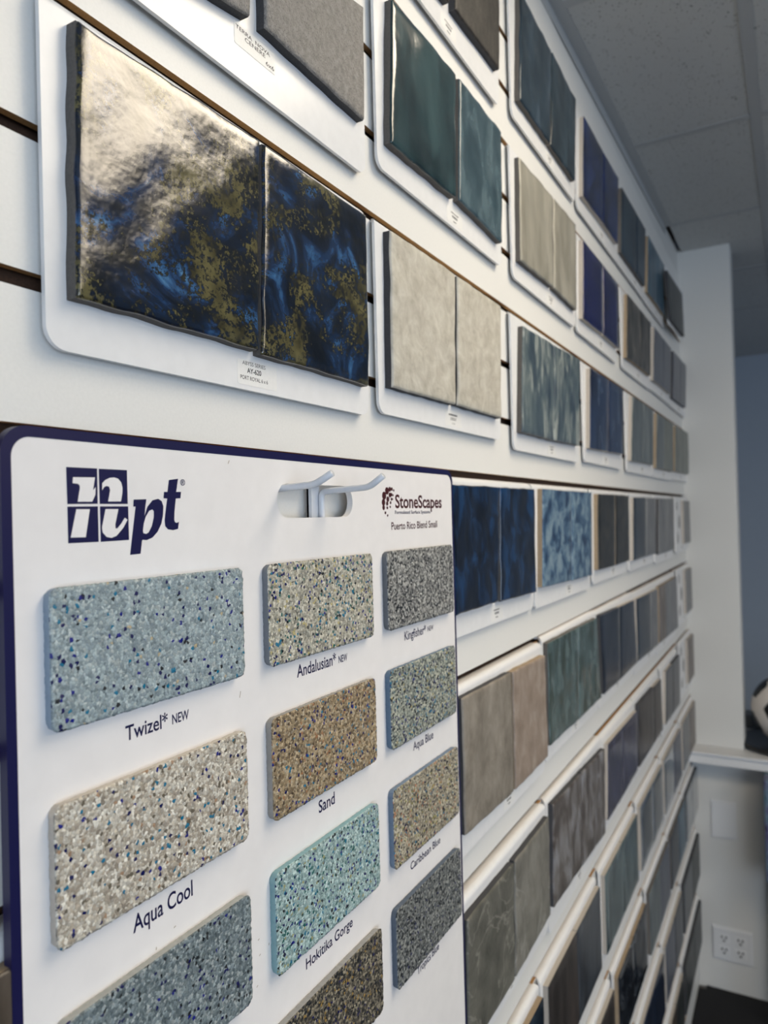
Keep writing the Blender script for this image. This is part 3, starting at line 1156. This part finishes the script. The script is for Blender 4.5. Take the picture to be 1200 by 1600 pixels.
# sixth row
sample_board(3, 'first', [
    (((731, 1438), (803.5, 1349), (805.5, 1530), (734, 1650)), 'slate_stone', D_),
    (((806, 1346), (858.5, 1276.5), (860.5, 1430), (807.5, 1527)), 'ash_stone', D_)],
    'greenish-grey veined stone tiles', near=True)
sample_board(3, 'second', [
    (((862, 1262), (908, 1210), (909, 1356), (863, 1424.5)), 'rust_mottle', D_),
    (((908.7, 1209), (945.5, 1170), (946, 1302), (909.7, 1355)), 'rust_mottle', D_)],
    'brown and grey clouded tiles', near=True)
sample_board(3, 'third', [
    (((948, 1167), (971, 1140), (972, 1247), (948, 1287)), 'plum', L_),
    (((971.5, 1139.5), (996, 1111), (996.5, 1203), (972.5, 1246)), 'plum', L_)],
    'dark plum blue streaked tiles')
sample_board(3, 'fourth', [
    (((998, 1102), (1021.5, 1074), (1022, 1163), (999.5, 1199)), 'umber', D_),
    (((1022, 1073.5), (1033, 1061), (1036, 1140), (1022.5, 1162)), 'umber', L_)],
    'dark umber tiles')
sample_board(3, 'fifth', [
    (((1041, 1050), (1051, 1037), (1051.5, 1116), (1041, 1132)), 'gunmetal', L_),
    (((1051.5, 1036.5), (1062, 1023), (1063, 1099), (1052, 1115.5)), 'gunmetal', D_)],
    'dark gunmetal tiles')
bare_board(3, None, 'mushroom', 'a missing left tile and one beige tile')

# lower rows: column positions along the wall, heights by row
def xrow(row, items):
    for i, (x0, x1, ka, kb, ba, look) in enumerate(items):
        xm = 0.5*(x0+x1)
        sample_board(row, ORD[i], [((x0, xm-0.06), ka, ba), ((xm+0.06, x1), kb, ba)], look)


xrow(4, [(28.3, 40.9, 'marine', 'ink_blue', TN, 'black-blue tiles'),
         (41.9, 54.9, 'peat', 'gunmetal', L_, 'brown-grey and gunmetal tiles'),
         (56.7, 69.6, 'sea_green', 'sea_green', L_, 'grey sea green tiles'),
         (71.4, 84.4, 'mist', 'mist', L_, 'glossy misty grey-blue tiles'),
         (85.8, 99.4, 'mist', 'blue_grey', L_, 'shiny grey-blue tiles'),
         (101.2, 114.6, 'silver_grey', 'mushroom', L_, 'light grey tiles')])
xrow(5, [(45.6, 58.6, 'mud_brown', 'peat', L_, 'earthy brown tiles'),
         (60.2, 72.8, 'black_marble', 'black_marble', TN, 'black marbled glossy tiles'),
         (74.8, 87.6, 'sage_streak', 'blue_grey', G_, 'streaked grey tiles'),
         (88.8, 101.4, 'gunmetal', 'steel_blue', G_, 'gunmetal and steel blue tiles'),
         (102.4, 114.9, 'mist', 'mist', D_, 'misty blue-grey tiles')])
xrow(6, [(54.8, 67.6, 'peat', 'umber', TN, 'dark umber brown tiles'),
         (69.2, 82.0, 'marine', 'marine', L_, 'dark marine blue tiles'),
         (83.3, 96.4, 'blue_grey', 'gunmetal', L_, 'grey-blue and gunmetal tiles'),
         (98.0, 114.9, 'gunmetal', 'charcoal', D_, 'wide gunmetal and charcoal tiles')])
xrow(7, [(68.6, 81.5, 'umber', 'peat', TN, 'dark umber tiles'),
         (83.0, 95.8, 'mud_brown', 'charcoal', L_, 'brown and charcoal tiles'),
         (97.2, 114.9, 'charcoal', 'charcoal', D_, 'wide charcoal tiles')])
# ------------------------------------------------------------------ pebble display board
BX0, BX1 = 8.62, 29.88
BZ1 = on_y(350, 704, 0).z+0.02
BZ1 = -0.10
BZ0 = -27.5
NB = (0.5*(BX0+BX1), 0.2, BZ0)
npt = empty('pebble_finish_display', NB, 'large white display board with navy edge and pebble finish chips, hung on a double hook', 'display board')


def P2(px, py, y=0.0):
    p = on_y(px, py, y)
    return (p.x, p.z)


sx0, sx1 = on_y(433, 790, 0).x, on_y(551, 790, 0).x
sz0 = on_y(495, 808.5, 0).z
sz1 = sz0+1.04
slot = rrect(sx0, sx1, sz0, sz1, 0.515, n=10)
bm = bmesh.new()
slab(bm, rrect(BX0, BX1, BZ0, BZ1, 0.55, n=10), 0.0, 0.22, hole=slot)
obj('board_panel', bm, M_NPT, npt, NB)
# navy edging printed round the face and wrapped over the rim
bm = bmesh.new()
slab(bm, rrect(BX0-0.02, BX1+0.02, BZ0-0.02, BZ1+0.02, 0.57, n=10), -0.008, 0.225,
     hole=rrect(BX0+0.20, BX1-0.13, BZ0+0.2, BZ1-0.20, 0.42, n=10))
obj('navy_edging', bm, M_NAVY, npt, NB)


def poly_print(name, polys, mat, y, holes=()):
    """flat printed shapes traced on the board plane, polys given as photograph points"""
    bm = bmesh.new()
    for pts in polys:
        v = [bm.verts.new((P2(*p)[0], y, P2(*p)[1])) for p in pts]
        es = [bm.edges.new((v[i], v[(i+1) % len(v)])) for i in range(len(v))]
        bmesh.ops.triangle_fill(bm, use_beauty=True, edges=es)
    for pts, hl in holes:
        es = []
        for L in (pts, hl):
            v = [bm.verts.new((P2(*p)[0], y, P2(*p)[1])) for p in L]
            es += [bm.edges.new((v[i], v[(i+1) % len(v)])) for i in range(len(v))]
        bmesh.ops.triangle_fill(bm, use_beauty=True, edges=es)
    bmesh.ops.recalc_face_normals(bm, faces=bm.faces)
    return obj(name, bm, mat, npt, NB)


def Z1(L):      # points read from the enlarged logo crop
    return [(80+x*0.2, 700+y*0.2) for x, y in L]


squares = [[(115, 148), (357, 160), (362, 436), (125, 438)], [(370, 162), (590, 173), (597, 437), (378, 437)],
           [(125, 458), (363, 456), (370, 733), (132, 745)], [(380, 456), (600, 456), (607, 718), (386, 733)]]
poly_print('logo_squares', [Z1(s) for s in squares], M_NAVY, -0.006)
npoly = [[(168, 228), (340, 230), (325, 328), (345, 305), (343, 365), (318, 420), (204, 420), (222, 310), (219, 292), (205, 279), (164, 275)],
         [(396, 275), (420, 250), (455, 233), (490, 230), (520, 240), (545, 270), (555, 310), (554, 350), (543, 418), (442, 418), (458, 330), (450, 302), (430, 297), (412, 305), (396, 330)],
         [(194, 478), (300, 478), (268, 697), (150, 700)],
         [(422, 477), (523, 477), (498, 600), (500, 628), (515, 628), (545, 590), (572, 545), (595, 560), (560, 625), (510, 685), (470, 702), (430, 695), (400, 660), (394, 620)]]
poly_print('logo_letter_n', [Z1(s) for s in npoly], M_NPT, -0.010)
p_out = [(642, 403), (742, 400), (733, 470), (728, 530), (750, 460), (790, 408), (835, 397), (862, 415), (875, 455), (873, 520), (860, 590),
         (830, 655), (790, 700), (745, 720), (710, 717), (697, 826), (615, 835), (658, 458), (640, 458)]
p_in = [(715, 650), (722, 590), (738, 535), (765, 490), (790, 480), (801, 495), (800, 545), (785, 610), (760, 660), (740, 671), (720, 666)]
t_out = [(918, 250), (990, 240), (975, 343), (1014, 343), (1008, 393), (972, 395), (962, 500), (960, 560), (966, 580), (978, 585), (997, 577), (990, 632),
         (950, 642), (910, 635), (890, 610), (885, 565), (892, 500), (905, 395), (876, 393), (880, 343), (907, 343)]
poly_print('logo_letters', [Z1(t_out)], M_NAVY, -0.006, holes=[(Z1(p_out), Z1(p_in))])


def text_px(s, pl, pr, cap_px, mat=M_NAVY, name='printed_name', **k):
    k.setdefault('bold', 0.012)
    """lettering whose baseline runs from photograph point pl to pr; cap_px = cap height in pixels at pl"""
    a, b = on_y(*pl), on_y(*pr)
    c = on_y(pl[0], pl[1]-cap_px)
    o = text_mesh(s, mat, npt, NB, a.x, b.x, 0.5*(a.z+b.z), c.z-a.z, -0.006, name, **k)
    return o


text_px('®', (281.5, 759), (289, 758), 9)
text_px('Twizel*', (196, 1156), (262, 1137), 23)
text_px('NEW', (269, 1131), (295, 1123.5), 15)
text_px('Aqua Cool', (208, 1457), (301, 1400), 27)
text_px('Andalusian*', (464, 1058.5), (525, 1038), 19)
text_px('NEW', (529, 1036), (542.5, 1031.5), 11)
text_px('Sand', (498, 1268.5), (523, 1257), 19)
text_px('Hokitika Gorge', (478, 1509), (551, 1452), 17)
text_px('Kingfisher*', (632, 999), (665.5, 991), 13.5)
text_px('NEW', (668, 986), (677, 984), 7.5)
text_px('Aqua Blue', (645.5, 1171), (677, 1155), 13)
text_px('Caribbean Blue', (641.5, 1354), (688, 1322), 12)
text_px('Tropics Blue', (652, 1519), (686, 1487), 12)
text_px('StoneScapes', (617.5, 793), (690, 793.5), 20, M_MAROON, bold=0.022)
text_px('Formulated Surface Systems', (617, 802.3), (672, 802.8), 5.2, M_NAVY)
text_px('Puerto Rico Blend Small', (611.5, 827.5), (683, 824), 11.5, M_MAROON)
bm = bmesh.new()
for (x, y, r) in ((738, 188, 12), (720, 218, 13), (716, 260, 11), (717, 293, 8), (755, 178, 8), (768, 177, 6), (780, 185, 4), (756, 214, 8), (743, 240, 9),
                  (739, 267, 7), (740, 294, 5), (728, 325, 5), (766, 212, 6), (776, 215, 3.5), (766, 240, 5), (760, 262, 5), (758, 288, 4), (742, 342, 4), (772, 240, 3)):
    c = P2(420+x*.25, 720+y*.25)
    rr = on_y(420+(x+r)*.25, 720+y*.25).x-c[0]
    vs = [bm.verts.new((c[0]+rr*math.cos(2*math.pi*k/14), -0.006, c[1]+rr*0.95*math.sin(2*math.pi*k/14))) for k in range(14)]
    bm.faces.new(vs)
bmesh.ops.recalc_face_normals(bm, faces=bm.faces)
obj('logo_dots', bm, M_MAROON, npt, NB)
# scuffs on the board face
M_SCUFF = plain('scuff_brown', (160, 148, 130), 0.7)
for (px, py, l, a) in ((357, 722, 5, 60), (375, 1085, 8, 75), (404, 1468, 3, 20), (420, 1475, 3, 80), (406, 1492, 3, 30), (402, 1541, 3, 30), (244, 1482, 3, 80), (273, 1448, 3, 20)):
    c = P2(px, py)
    k = 0.011*l
    ca, sa = math.cos(math.radians(a)), math.sin(math.radians(a))
    bm = bmesh.new()
    vs = [bm.verts.new((c[0]+ca*u*k-sa*v*0.012, -0.005, c[1]+sa*u*k+ca*v*0.012)) for u, v in ((-1, -1), (1, -1), (1, 1), (-1, 1))]
    bm.faces.new(vs)
    obj('scuff_mark', bm, M_SCUFF, npt, NB)

BL = (20, 28, 120)
NV = (16, 20, 78)
TQ = (24, 108, 140)
GN = (38, 96, 92)
BKG = (30, 34, 38)
CHIPS = {
    'twizel': ([(146, 160, 164), (134, 148, 152), (158, 172, 174), (140, 154, 158), (168, 178, 178), (126, 140, 146)],
               [(NV, 0.020), (BL, 0.010), (TQ, 0.012), (BKG, 0.010), ((180, 166, 136), 0.005)], (146, 166, 186)),
    'aquacool': ([(188, 180, 164), (166, 156, 140), (204, 198, 184), (176, 170, 158), (214, 210, 198), (152, 142, 128)],
                 [(NV, 0.014), (BL, 0.010), (TQ, 0.016), ((100, 92, 78), 0.03), ((160, 130, 104), 0.01)], (206, 198, 186)),
    'grey': ([(116, 128, 132), (96, 108, 112), (134, 146, 148), (108, 120, 122), (150, 158, 158), (86, 98, 102)],
             [(NV, 0.02), (BL, 0.008), (BKG, 0.03)], (176, 178, 174)),
    'andalusian': ([(170, 166, 150), (148, 144, 130), (190, 186, 170), (160, 160, 148), (198, 194, 180), (128, 126, 116)],
                   [(NV, 0.025), (BL, 0.015), (TQ, 0.025), (GN, 0.025), (BKG, 0.03), ((182, 170, 120), 0.03)], (122, 128, 136)),
    'sand': ([(156, 138, 108), (132, 114, 88), (178, 160, 130), (144, 128, 100), (168, 156, 134), (108, 94, 74)],
             [(NV, 0.03), (BL, 0.01), (TQ, 0.025), ((84, 70, 54), 0.05), ((152, 108, 74), 0.025)], (158, 156, 152)),
    'hokitika': ([(152, 176, 174), (130, 156, 156), (170, 192, 190), (144, 166, 162), (182, 200, 196), (120, 144, 144)],
                 [(NV, 0.025), (BL, 0.022), (TQ, 0.02), (GN, 0.03), (BKG, 0.02), ((150, 150, 108), 0.02)], (136, 176, 184)),
    'dark': ([(98, 92, 80), (70, 66, 58), (128, 120, 102), (84, 80, 70), (148, 140, 120), (52, 50, 46)],
             [(NV, 0.03), (BKG, 0.14), ((150, 122, 66), 0.03)], (160, 160, 158)),
    'kingfisher': ([(138, 138, 134), (112, 112, 110), (160, 160, 156), (126, 126, 122), (176, 176, 170), (92, 92, 92)],
                   [(BKG, 0.13), ((60, 62, 66), 0.06)], (104, 110, 118)),
    'aquablue': ([(146, 152, 140), (118, 126, 120), (170, 172, 156), (136, 142, 132), (184, 184, 168), (98, 104, 102)],
                 [(NV, 0.03), (BL, 0.015), (TQ, 0.03), (BKG, 0.10), ((170, 156, 96), 0.02)], (96, 122, 148)),
    'caribbean': ([(156, 148, 128), (130, 122, 106), (178, 170, 148), (146, 138, 118), (186, 180, 160), (106, 100, 88)],
                  [(NV, 0.03), (TQ, 0.015), (BKG, 0.06), ((170, 118, 86), 0.03), ((156, 150, 84), 0.03)], (110, 130, 154)),
    'tropics': ([(112, 114, 112), (88, 92, 92), (132, 134, 130), (100, 104, 102), (148, 150, 144), (74, 78, 80)],
                [(NV, 0.02), (BKG, 0.15)], (84, 98, 116)),
}
CW, CH, CT = 5.90, 2.93, 0.25
cx = [on_y(79, 1040, -CT).x, on_y(420, 960, -CT).x, on_y(606, 920, -CT).x]
cz = -3.345
PIT = 4.385
LAY = [(0, 0, 'twizel', 'pale blue pebble chip'), (0, 1, 'aquacool', 'cream pebble chip with blue flecks'), (0, 2, 'grey', 'blue-grey pebble chip'),
       (1, 0, 'andalusian', 'beige pebble chip with blue and green flecks'), (1, 1, 'sand', 'sandy brown pebble chip'),
       (1, 2, 'hokitika', 'aqua green pebble chip'), (1, 3, 'dark', 'dark brown pebble chip'), (2, 0, 'kingfisher', 'black and grey pebble chip'),
       (2, 1, 'aquablue', 'grey-green pebble chip'), (2, 2, 'caribbean', 'tan and grey pebble chip'), (2, 3, 'tropics', 'dark grey pebble chip'),
       (0, 3, 'sand', 'brown pebble chip'), (0, 4, 'kingfisher', 'grey pebble chip'), (1, 4, 'aquablue', 'green-grey pebble chip')]
PM = {}
for k, (base, acc, body) in CHIPS.items():
    PM[k] = (pebble_mat('pebbles_'+k, base, acc, seed=len(k)*0.37+len(PM)*1.3),
             plain('cement_'+k, body, 0.6, var=0.05, bscale=300, bump=0.1))


def chip(ix, iz, key, lab):
    x0 = cx[ix]
    z1 = cz-PIT*iz
    x1, z0 = x0+CW, z1-CH
    r = 0.22
    bm = bmesh.new()
    nx, nz = 118, 58
    fx, fz = [], []
    g = []
    for j in range(nz+1):
        row = []
        for i in range(nx+1):
            x = x0+(x1-x0)*i/nx
            z = z0+(z1-z0)*j/nz
            # round the corners by pulling the grid in
            dx = min(x-x0, x1-x)
            dz = min(z-z0, z1-z)
            if dx < r and dz < r:
                sx = 1 if x-x0 < x1-x else -1
                sz = 1 if z-z0 < z1-z else -1
                ccx = x0+r if sx > 0 else x1-r
                ccz = z0+r if sz > 0 else z1-r
                vx, vz = x-ccx, z-ccz
                L = math.hypot(vx, vz)
                m = max(abs(vx), abs(vz))
                if L > 1e-6:
                    x = ccx+vx*m/L
                    z = ccz+vz*m/L
            d, _ = noise.voronoi(Vector((x*13, z*13, ix*5+iz)), distance_metric='DISTANCE', exponent=2.5)
            edge = min(i, nx-i, j, nz-j)
            y = -CT + (d[0]-0.35)*0.030
            if edge == 0:
                y += 0.018
                k = (0.5-d[0])*0.03
                x += k*(-1 if i == 0 else (1 if i == nx else 0))
                z += k*(-1 if j == 0 else (1 if j == nz else 0))
            row.append(bm.verts.new((x, y, z)))
        g.append(row)
    for j in range(nz):
        for i in range(nx):
            bm.faces.new((g[j][i], g[j][i+1], g[j+1][i+1], g[j+1][i]))
    # cement body: slightly smaller than the pebble crust
    ring = [g[0][i] for i in range(nx+1)] + [g[j][nx] for j in range(1, nz+1)] + \
           [g[nz][i] for i in range(nx-1, -1, -1)] + [g[j][0] for j in range(nz-1, 0, -1)]
    cxm, czm = 0.5*(x0+x1), 0.5*(z0+z1)

    def mk(y, inset):
        out = []
        for v in ring:
            out.append(bm.verts.new((cxm+(v.co.x-cxm)*(1-inset/(CW/2)), y, czm+(v.co.z-czm)*(1-inset/(CH/2)))))
        return out
    pr = ring
    for y, ins in ((-CT+0.045, 0.012), (-0.02, 0.03), (0.0, 0.05)):
        cur = mk(y, ins)
        for i in range(len(ring)):
            f = bm.faces.new((pr[i], cur[i], cur[(i+1) % len(ring)], pr[(i+1) % len(ring)]))
            f.material_index = 1
        pr = cur
    o = obj('pebble_chip', bm, list(PM[key]), npt, NB)
    for p in o.data.polygons:
        p.use_smooth = True
    o['label'] = lab
    # thin shadow-gap bead of adhesive round the chip's foot
    return o


for c_ in LAY:
    chip(*c_)

# ------------------------------------------------------------------ the hook that carries the display
X1 = on_y(441, 768, 0).x+0.02
X2 = on_y(514, 768, 0).x
HR = 0.105
HK = (0.5*(X1+X2), WALL_Y, -3.4)
hook = empty('display_hook', HK, 'white double-prong wire hook poking through the slot of the pebble display board', 'hook')
a1, a2 = on_x(492, 757, X1), on_x(519, 739, X1)
b1, b2 = on_x(577, 761, X2), on_x(599, 743, X2)
bm = bmesh.new()
zt = a1.z-0.06
tube(bm, smooth_path([(X1, 0.42, -4.4), (X1, 0.42, zt-0.02), (X1, a1.y, a1.z), (X1, a2.y, a2.z)], 0.20), HR, 14)
obj('prong', bm, M_HOOK, hook, HK, smooth=True)
bm = bmesh.new()
tube(bm, smooth_path([(X2, 0.30, -4.4), (X2, 0.30, b1.z-0.08), (X2, b1.y, b1.z), (X2, b2.y, b2.z)], 0.20), HR, 14)
obj('prong', bm, M_HOOK, hook, HK, smooth=True)
bm = bmesh.new()
box(bm, X2-0.60, X2+0.02, 0.40, 0.47, -4.6, -1.0)
box(bm, X2-0.60, X2-0.54, 0.28, 0.47, -4.6, -1.0)
obj('bracket_plate', bm, M_HOOK, hook, HK)
bm = bmesh.new()
tube(bm, [(X1, 0.42, -4.3), (X2, 0.36, -4.3)], 0.09, 10)
box(bm, X1-0.1, X2+0.1, 0.5, WALL_Y+0.35, -3.46, -3.30)
obj('crossbar', bm, M_HOOK, hook, HK)

# ------------------------------------------------------------------ wall plates on the half wall
HX = CX+0.2


def plate(px0, py0, px1, py1, name, label, cat):
    a, b = on_x(px0, py0, HX), on_x(px1, py1, HX)
    y1, y0 = a.y, b.y
    z1 = a.z
    z0 = b.z
    o = (HX, 0.5*(y0+y1), z0)
    e = empty(name, o, label, cat)
    bm = bmesh.new()
    box(bm, HX-0.28, HX, y0, y1, z0, z1)
    bmesh.ops.bevel(bm, geom=[ed for ed in bm.edges if all(v.co.x < HX-0.2 for v in ed.verts)], offset=0.2, segments=2, affect='EDGES')
    obj('cover_plate', bm, M_TRIM, e, o)
    return e, o, (y0, y1, z0, z1)


plate(1109, 1248, 1152, 1313, 'blank_wall_plate', 'blank white square wall plate above the outlet plate', 'wall plate')
e, o, (y0, y1, z0, z1) = plate(1112, 1443, 1178, 1511, 'outlet_plate', 'white double outlet plate with four sockets near the floor', 'outlet')
for sy in (0.30, 0.70):
    for sz in (0.30, 0.66):
        yy = y1+(y0-y1)*sy
        zz = z0+(z1-z0)*sz
        bm = bmesh.new()
        box(bm, HX-0.32, HX-0.2, yy-0.72, yy+0.72, zz-0.55, zz+0.60)
        bevel(bm, 0.05, 1)
        s = obj('socket', bm, M_TRIM, e, o)
        bm = bmesh.new()
        box(bm, HX-0.335, HX-0.31, yy+0.18, yy+0.36, zz+0.05, zz+0.42)
        box(bm, HX-0.335, HX-0.31, yy-0.36, yy-0.18, zz+0.05, zz+0.42)
        box(bm, HX-0.335, HX-0.31, yy-0.13, yy+0.13, zz-0.42, zz-0.14)
        obj('slots', bm, M_BLACK, s, o)

# ------------------------------------------------------------------ things on the counter
bc = on_x(1234, 1112, 119.5)
BR = 5.0
st = bmesh.new()
# oval black dish
N = 40
rings = []
for (r, z) in ((5.2, 0.0), (6.4, 0.25), (6.8, 0.7), (6.7, 0.85), (6.2, 0.8), (4.5, 0.5), (0.01, 0.45)):
    rings.append([st.verts.new((bc.x+r*math.cos(2*math.pi*k/N), bc.y+r*math.sin(2*math.pi*k/N), SHELF_Z+z)) for k in range(N)])
for a, b in zip(rings, rings[1:]):
    for k in range(N):
        st.faces.new((a[k], a[(k+1) % N], b[(k+1) % N], b[k]))
st.faces.new(list(reversed(rings[0])))
o = obj('round_tray', st, M_BLACK, origin=(bc.x, bc.y, SHELF_Z), smooth=True)
o['label'] = 'shallow round black tray under the soccer ball on the white counter'
o['category'] = 'tray'
# ball: icosphere with the twelve pentagons black
bm = bmesh.new()
bmesh.ops.create_icosphere(bm, subdivisions=5, radius=1.0)
ph = (1+5**0.5)/2
ico = [Vector(v).normalized() for v in ((0, 1, ph), (0, -1, ph), (0, 1, -ph), (0, -1, -ph), (1, ph, 0), (-1, ph, 0), (1, -ph, 0), (-1, -ph, 0),
                                        (ph, 0, 1), (-ph, 0, 1), (ph, 0, -1), (-ph, 0, -1))]
# turn it so that two neighbouring patches sit where the photograph shows them
tc_ = (CAM-bc).normalized()
ry_ = tc_.cross(Vector((0, 0, 1))).normalized()*-1
uy_ = tc_.cross(ry_)
if uy_.z < 0:
    uy_ = -uy_
t1 = (ry_*-0.78+uy_*0.60+tc_*0.30).normalized()
t2 = (ry_*-0.93+uy_*-0.36+tc_*0.15).normalized()
g1, g2 = ico[0], max((v for v in ico if v != ico[0]), key=lambda v: v.dot(ico[0]))


def frame(a, b):
    c = a.cross(b).normalized()
    return Matrix((a, c, a.cross(c))).transposed()


rot = frame(t1, t2) @ frame(g1, g2).inverted()
ico = [rot @ v for v in ico]
for f in bm.faces:
    c = f.calc_center_median().normalized()
    best = max(ico, key=lambda v: v.dot(c))
    # pentagon outline: neighbours of this vertex
    nb = sorted(ico, key=lambda v: -v.dot(best))[1:6]
    ins = all((c-best).dot((w-best).normalized()) < 0.30 for w in nb)
    f.material_index = 1 if ins and c.dot(best) > 0.9 else 0
BZ = SHELF_Z+0.45+BR
for v in bm.verts:
    v.co = v.co*BR+Vector((bc.x, bc.y, BZ))
o = obj('soccer_ball', bm, [M_BALL, M_BLACK], origin=(bc.x, bc.y, BZ-BR), smooth=True)
o['label'] = 'white soccer ball with black patches sitting on the black tray'
o['category'] = 'ball'
# low grey box behind, in the shadow beyond the pier
bm = bmesh.new()
box(bm, CX+12, CX+15.5, -13.5, -4.5, SHELF_Z, SHELF_Z+2.0)
bevel(bm, 0.15)
o = obj('storage_box', bm, plain('grey_plastic', (120, 122, 124), 0.5), origin=(CX+13.7, -9, SHELF_Z))
o['label'] = 'low grey box on the counter behind the pier and the ball'
o['category'] = 'box'

# patterned display stand just inside the right edge
yr = on_x(1195, 1300, 110).y
bm = bmesh.new()
box(bm, 109, 115.2, yr-7, yr, FLOOR_Z+20, on_x(1197, 1216, 110).z)
bevel(bm, 0.3)
t = tile_mat('mottled_wrap', [(30, 32, 84), (96, 92, 132), (120, 138, 160), (60, 110, 120)], 12, 0.4, 0.0, seed=50)
e = empty('patterned_display_stand', (112, yr-3.5, FLOOR_Z+0.3), 'mottled blue and purple display stand at the right edge beside the half wall', 'display stand')
obj('cabinet', bm, t, e, (112, yr-3.5, FLOOR_Z+0.3))
bm = bmesh.new()
for lx_ in (109.5, 113.9):
    for ly in (yr-6.6, yr-1.2):
        box(bm, lx_, lx_+0.8, ly, ly+0.8, FLOOR_Z+0.3, FLOOR_Z+20.1)
obj('legs', bm, M_BLACK, e, (112, yr-3.5, FLOOR_Z+0.3))
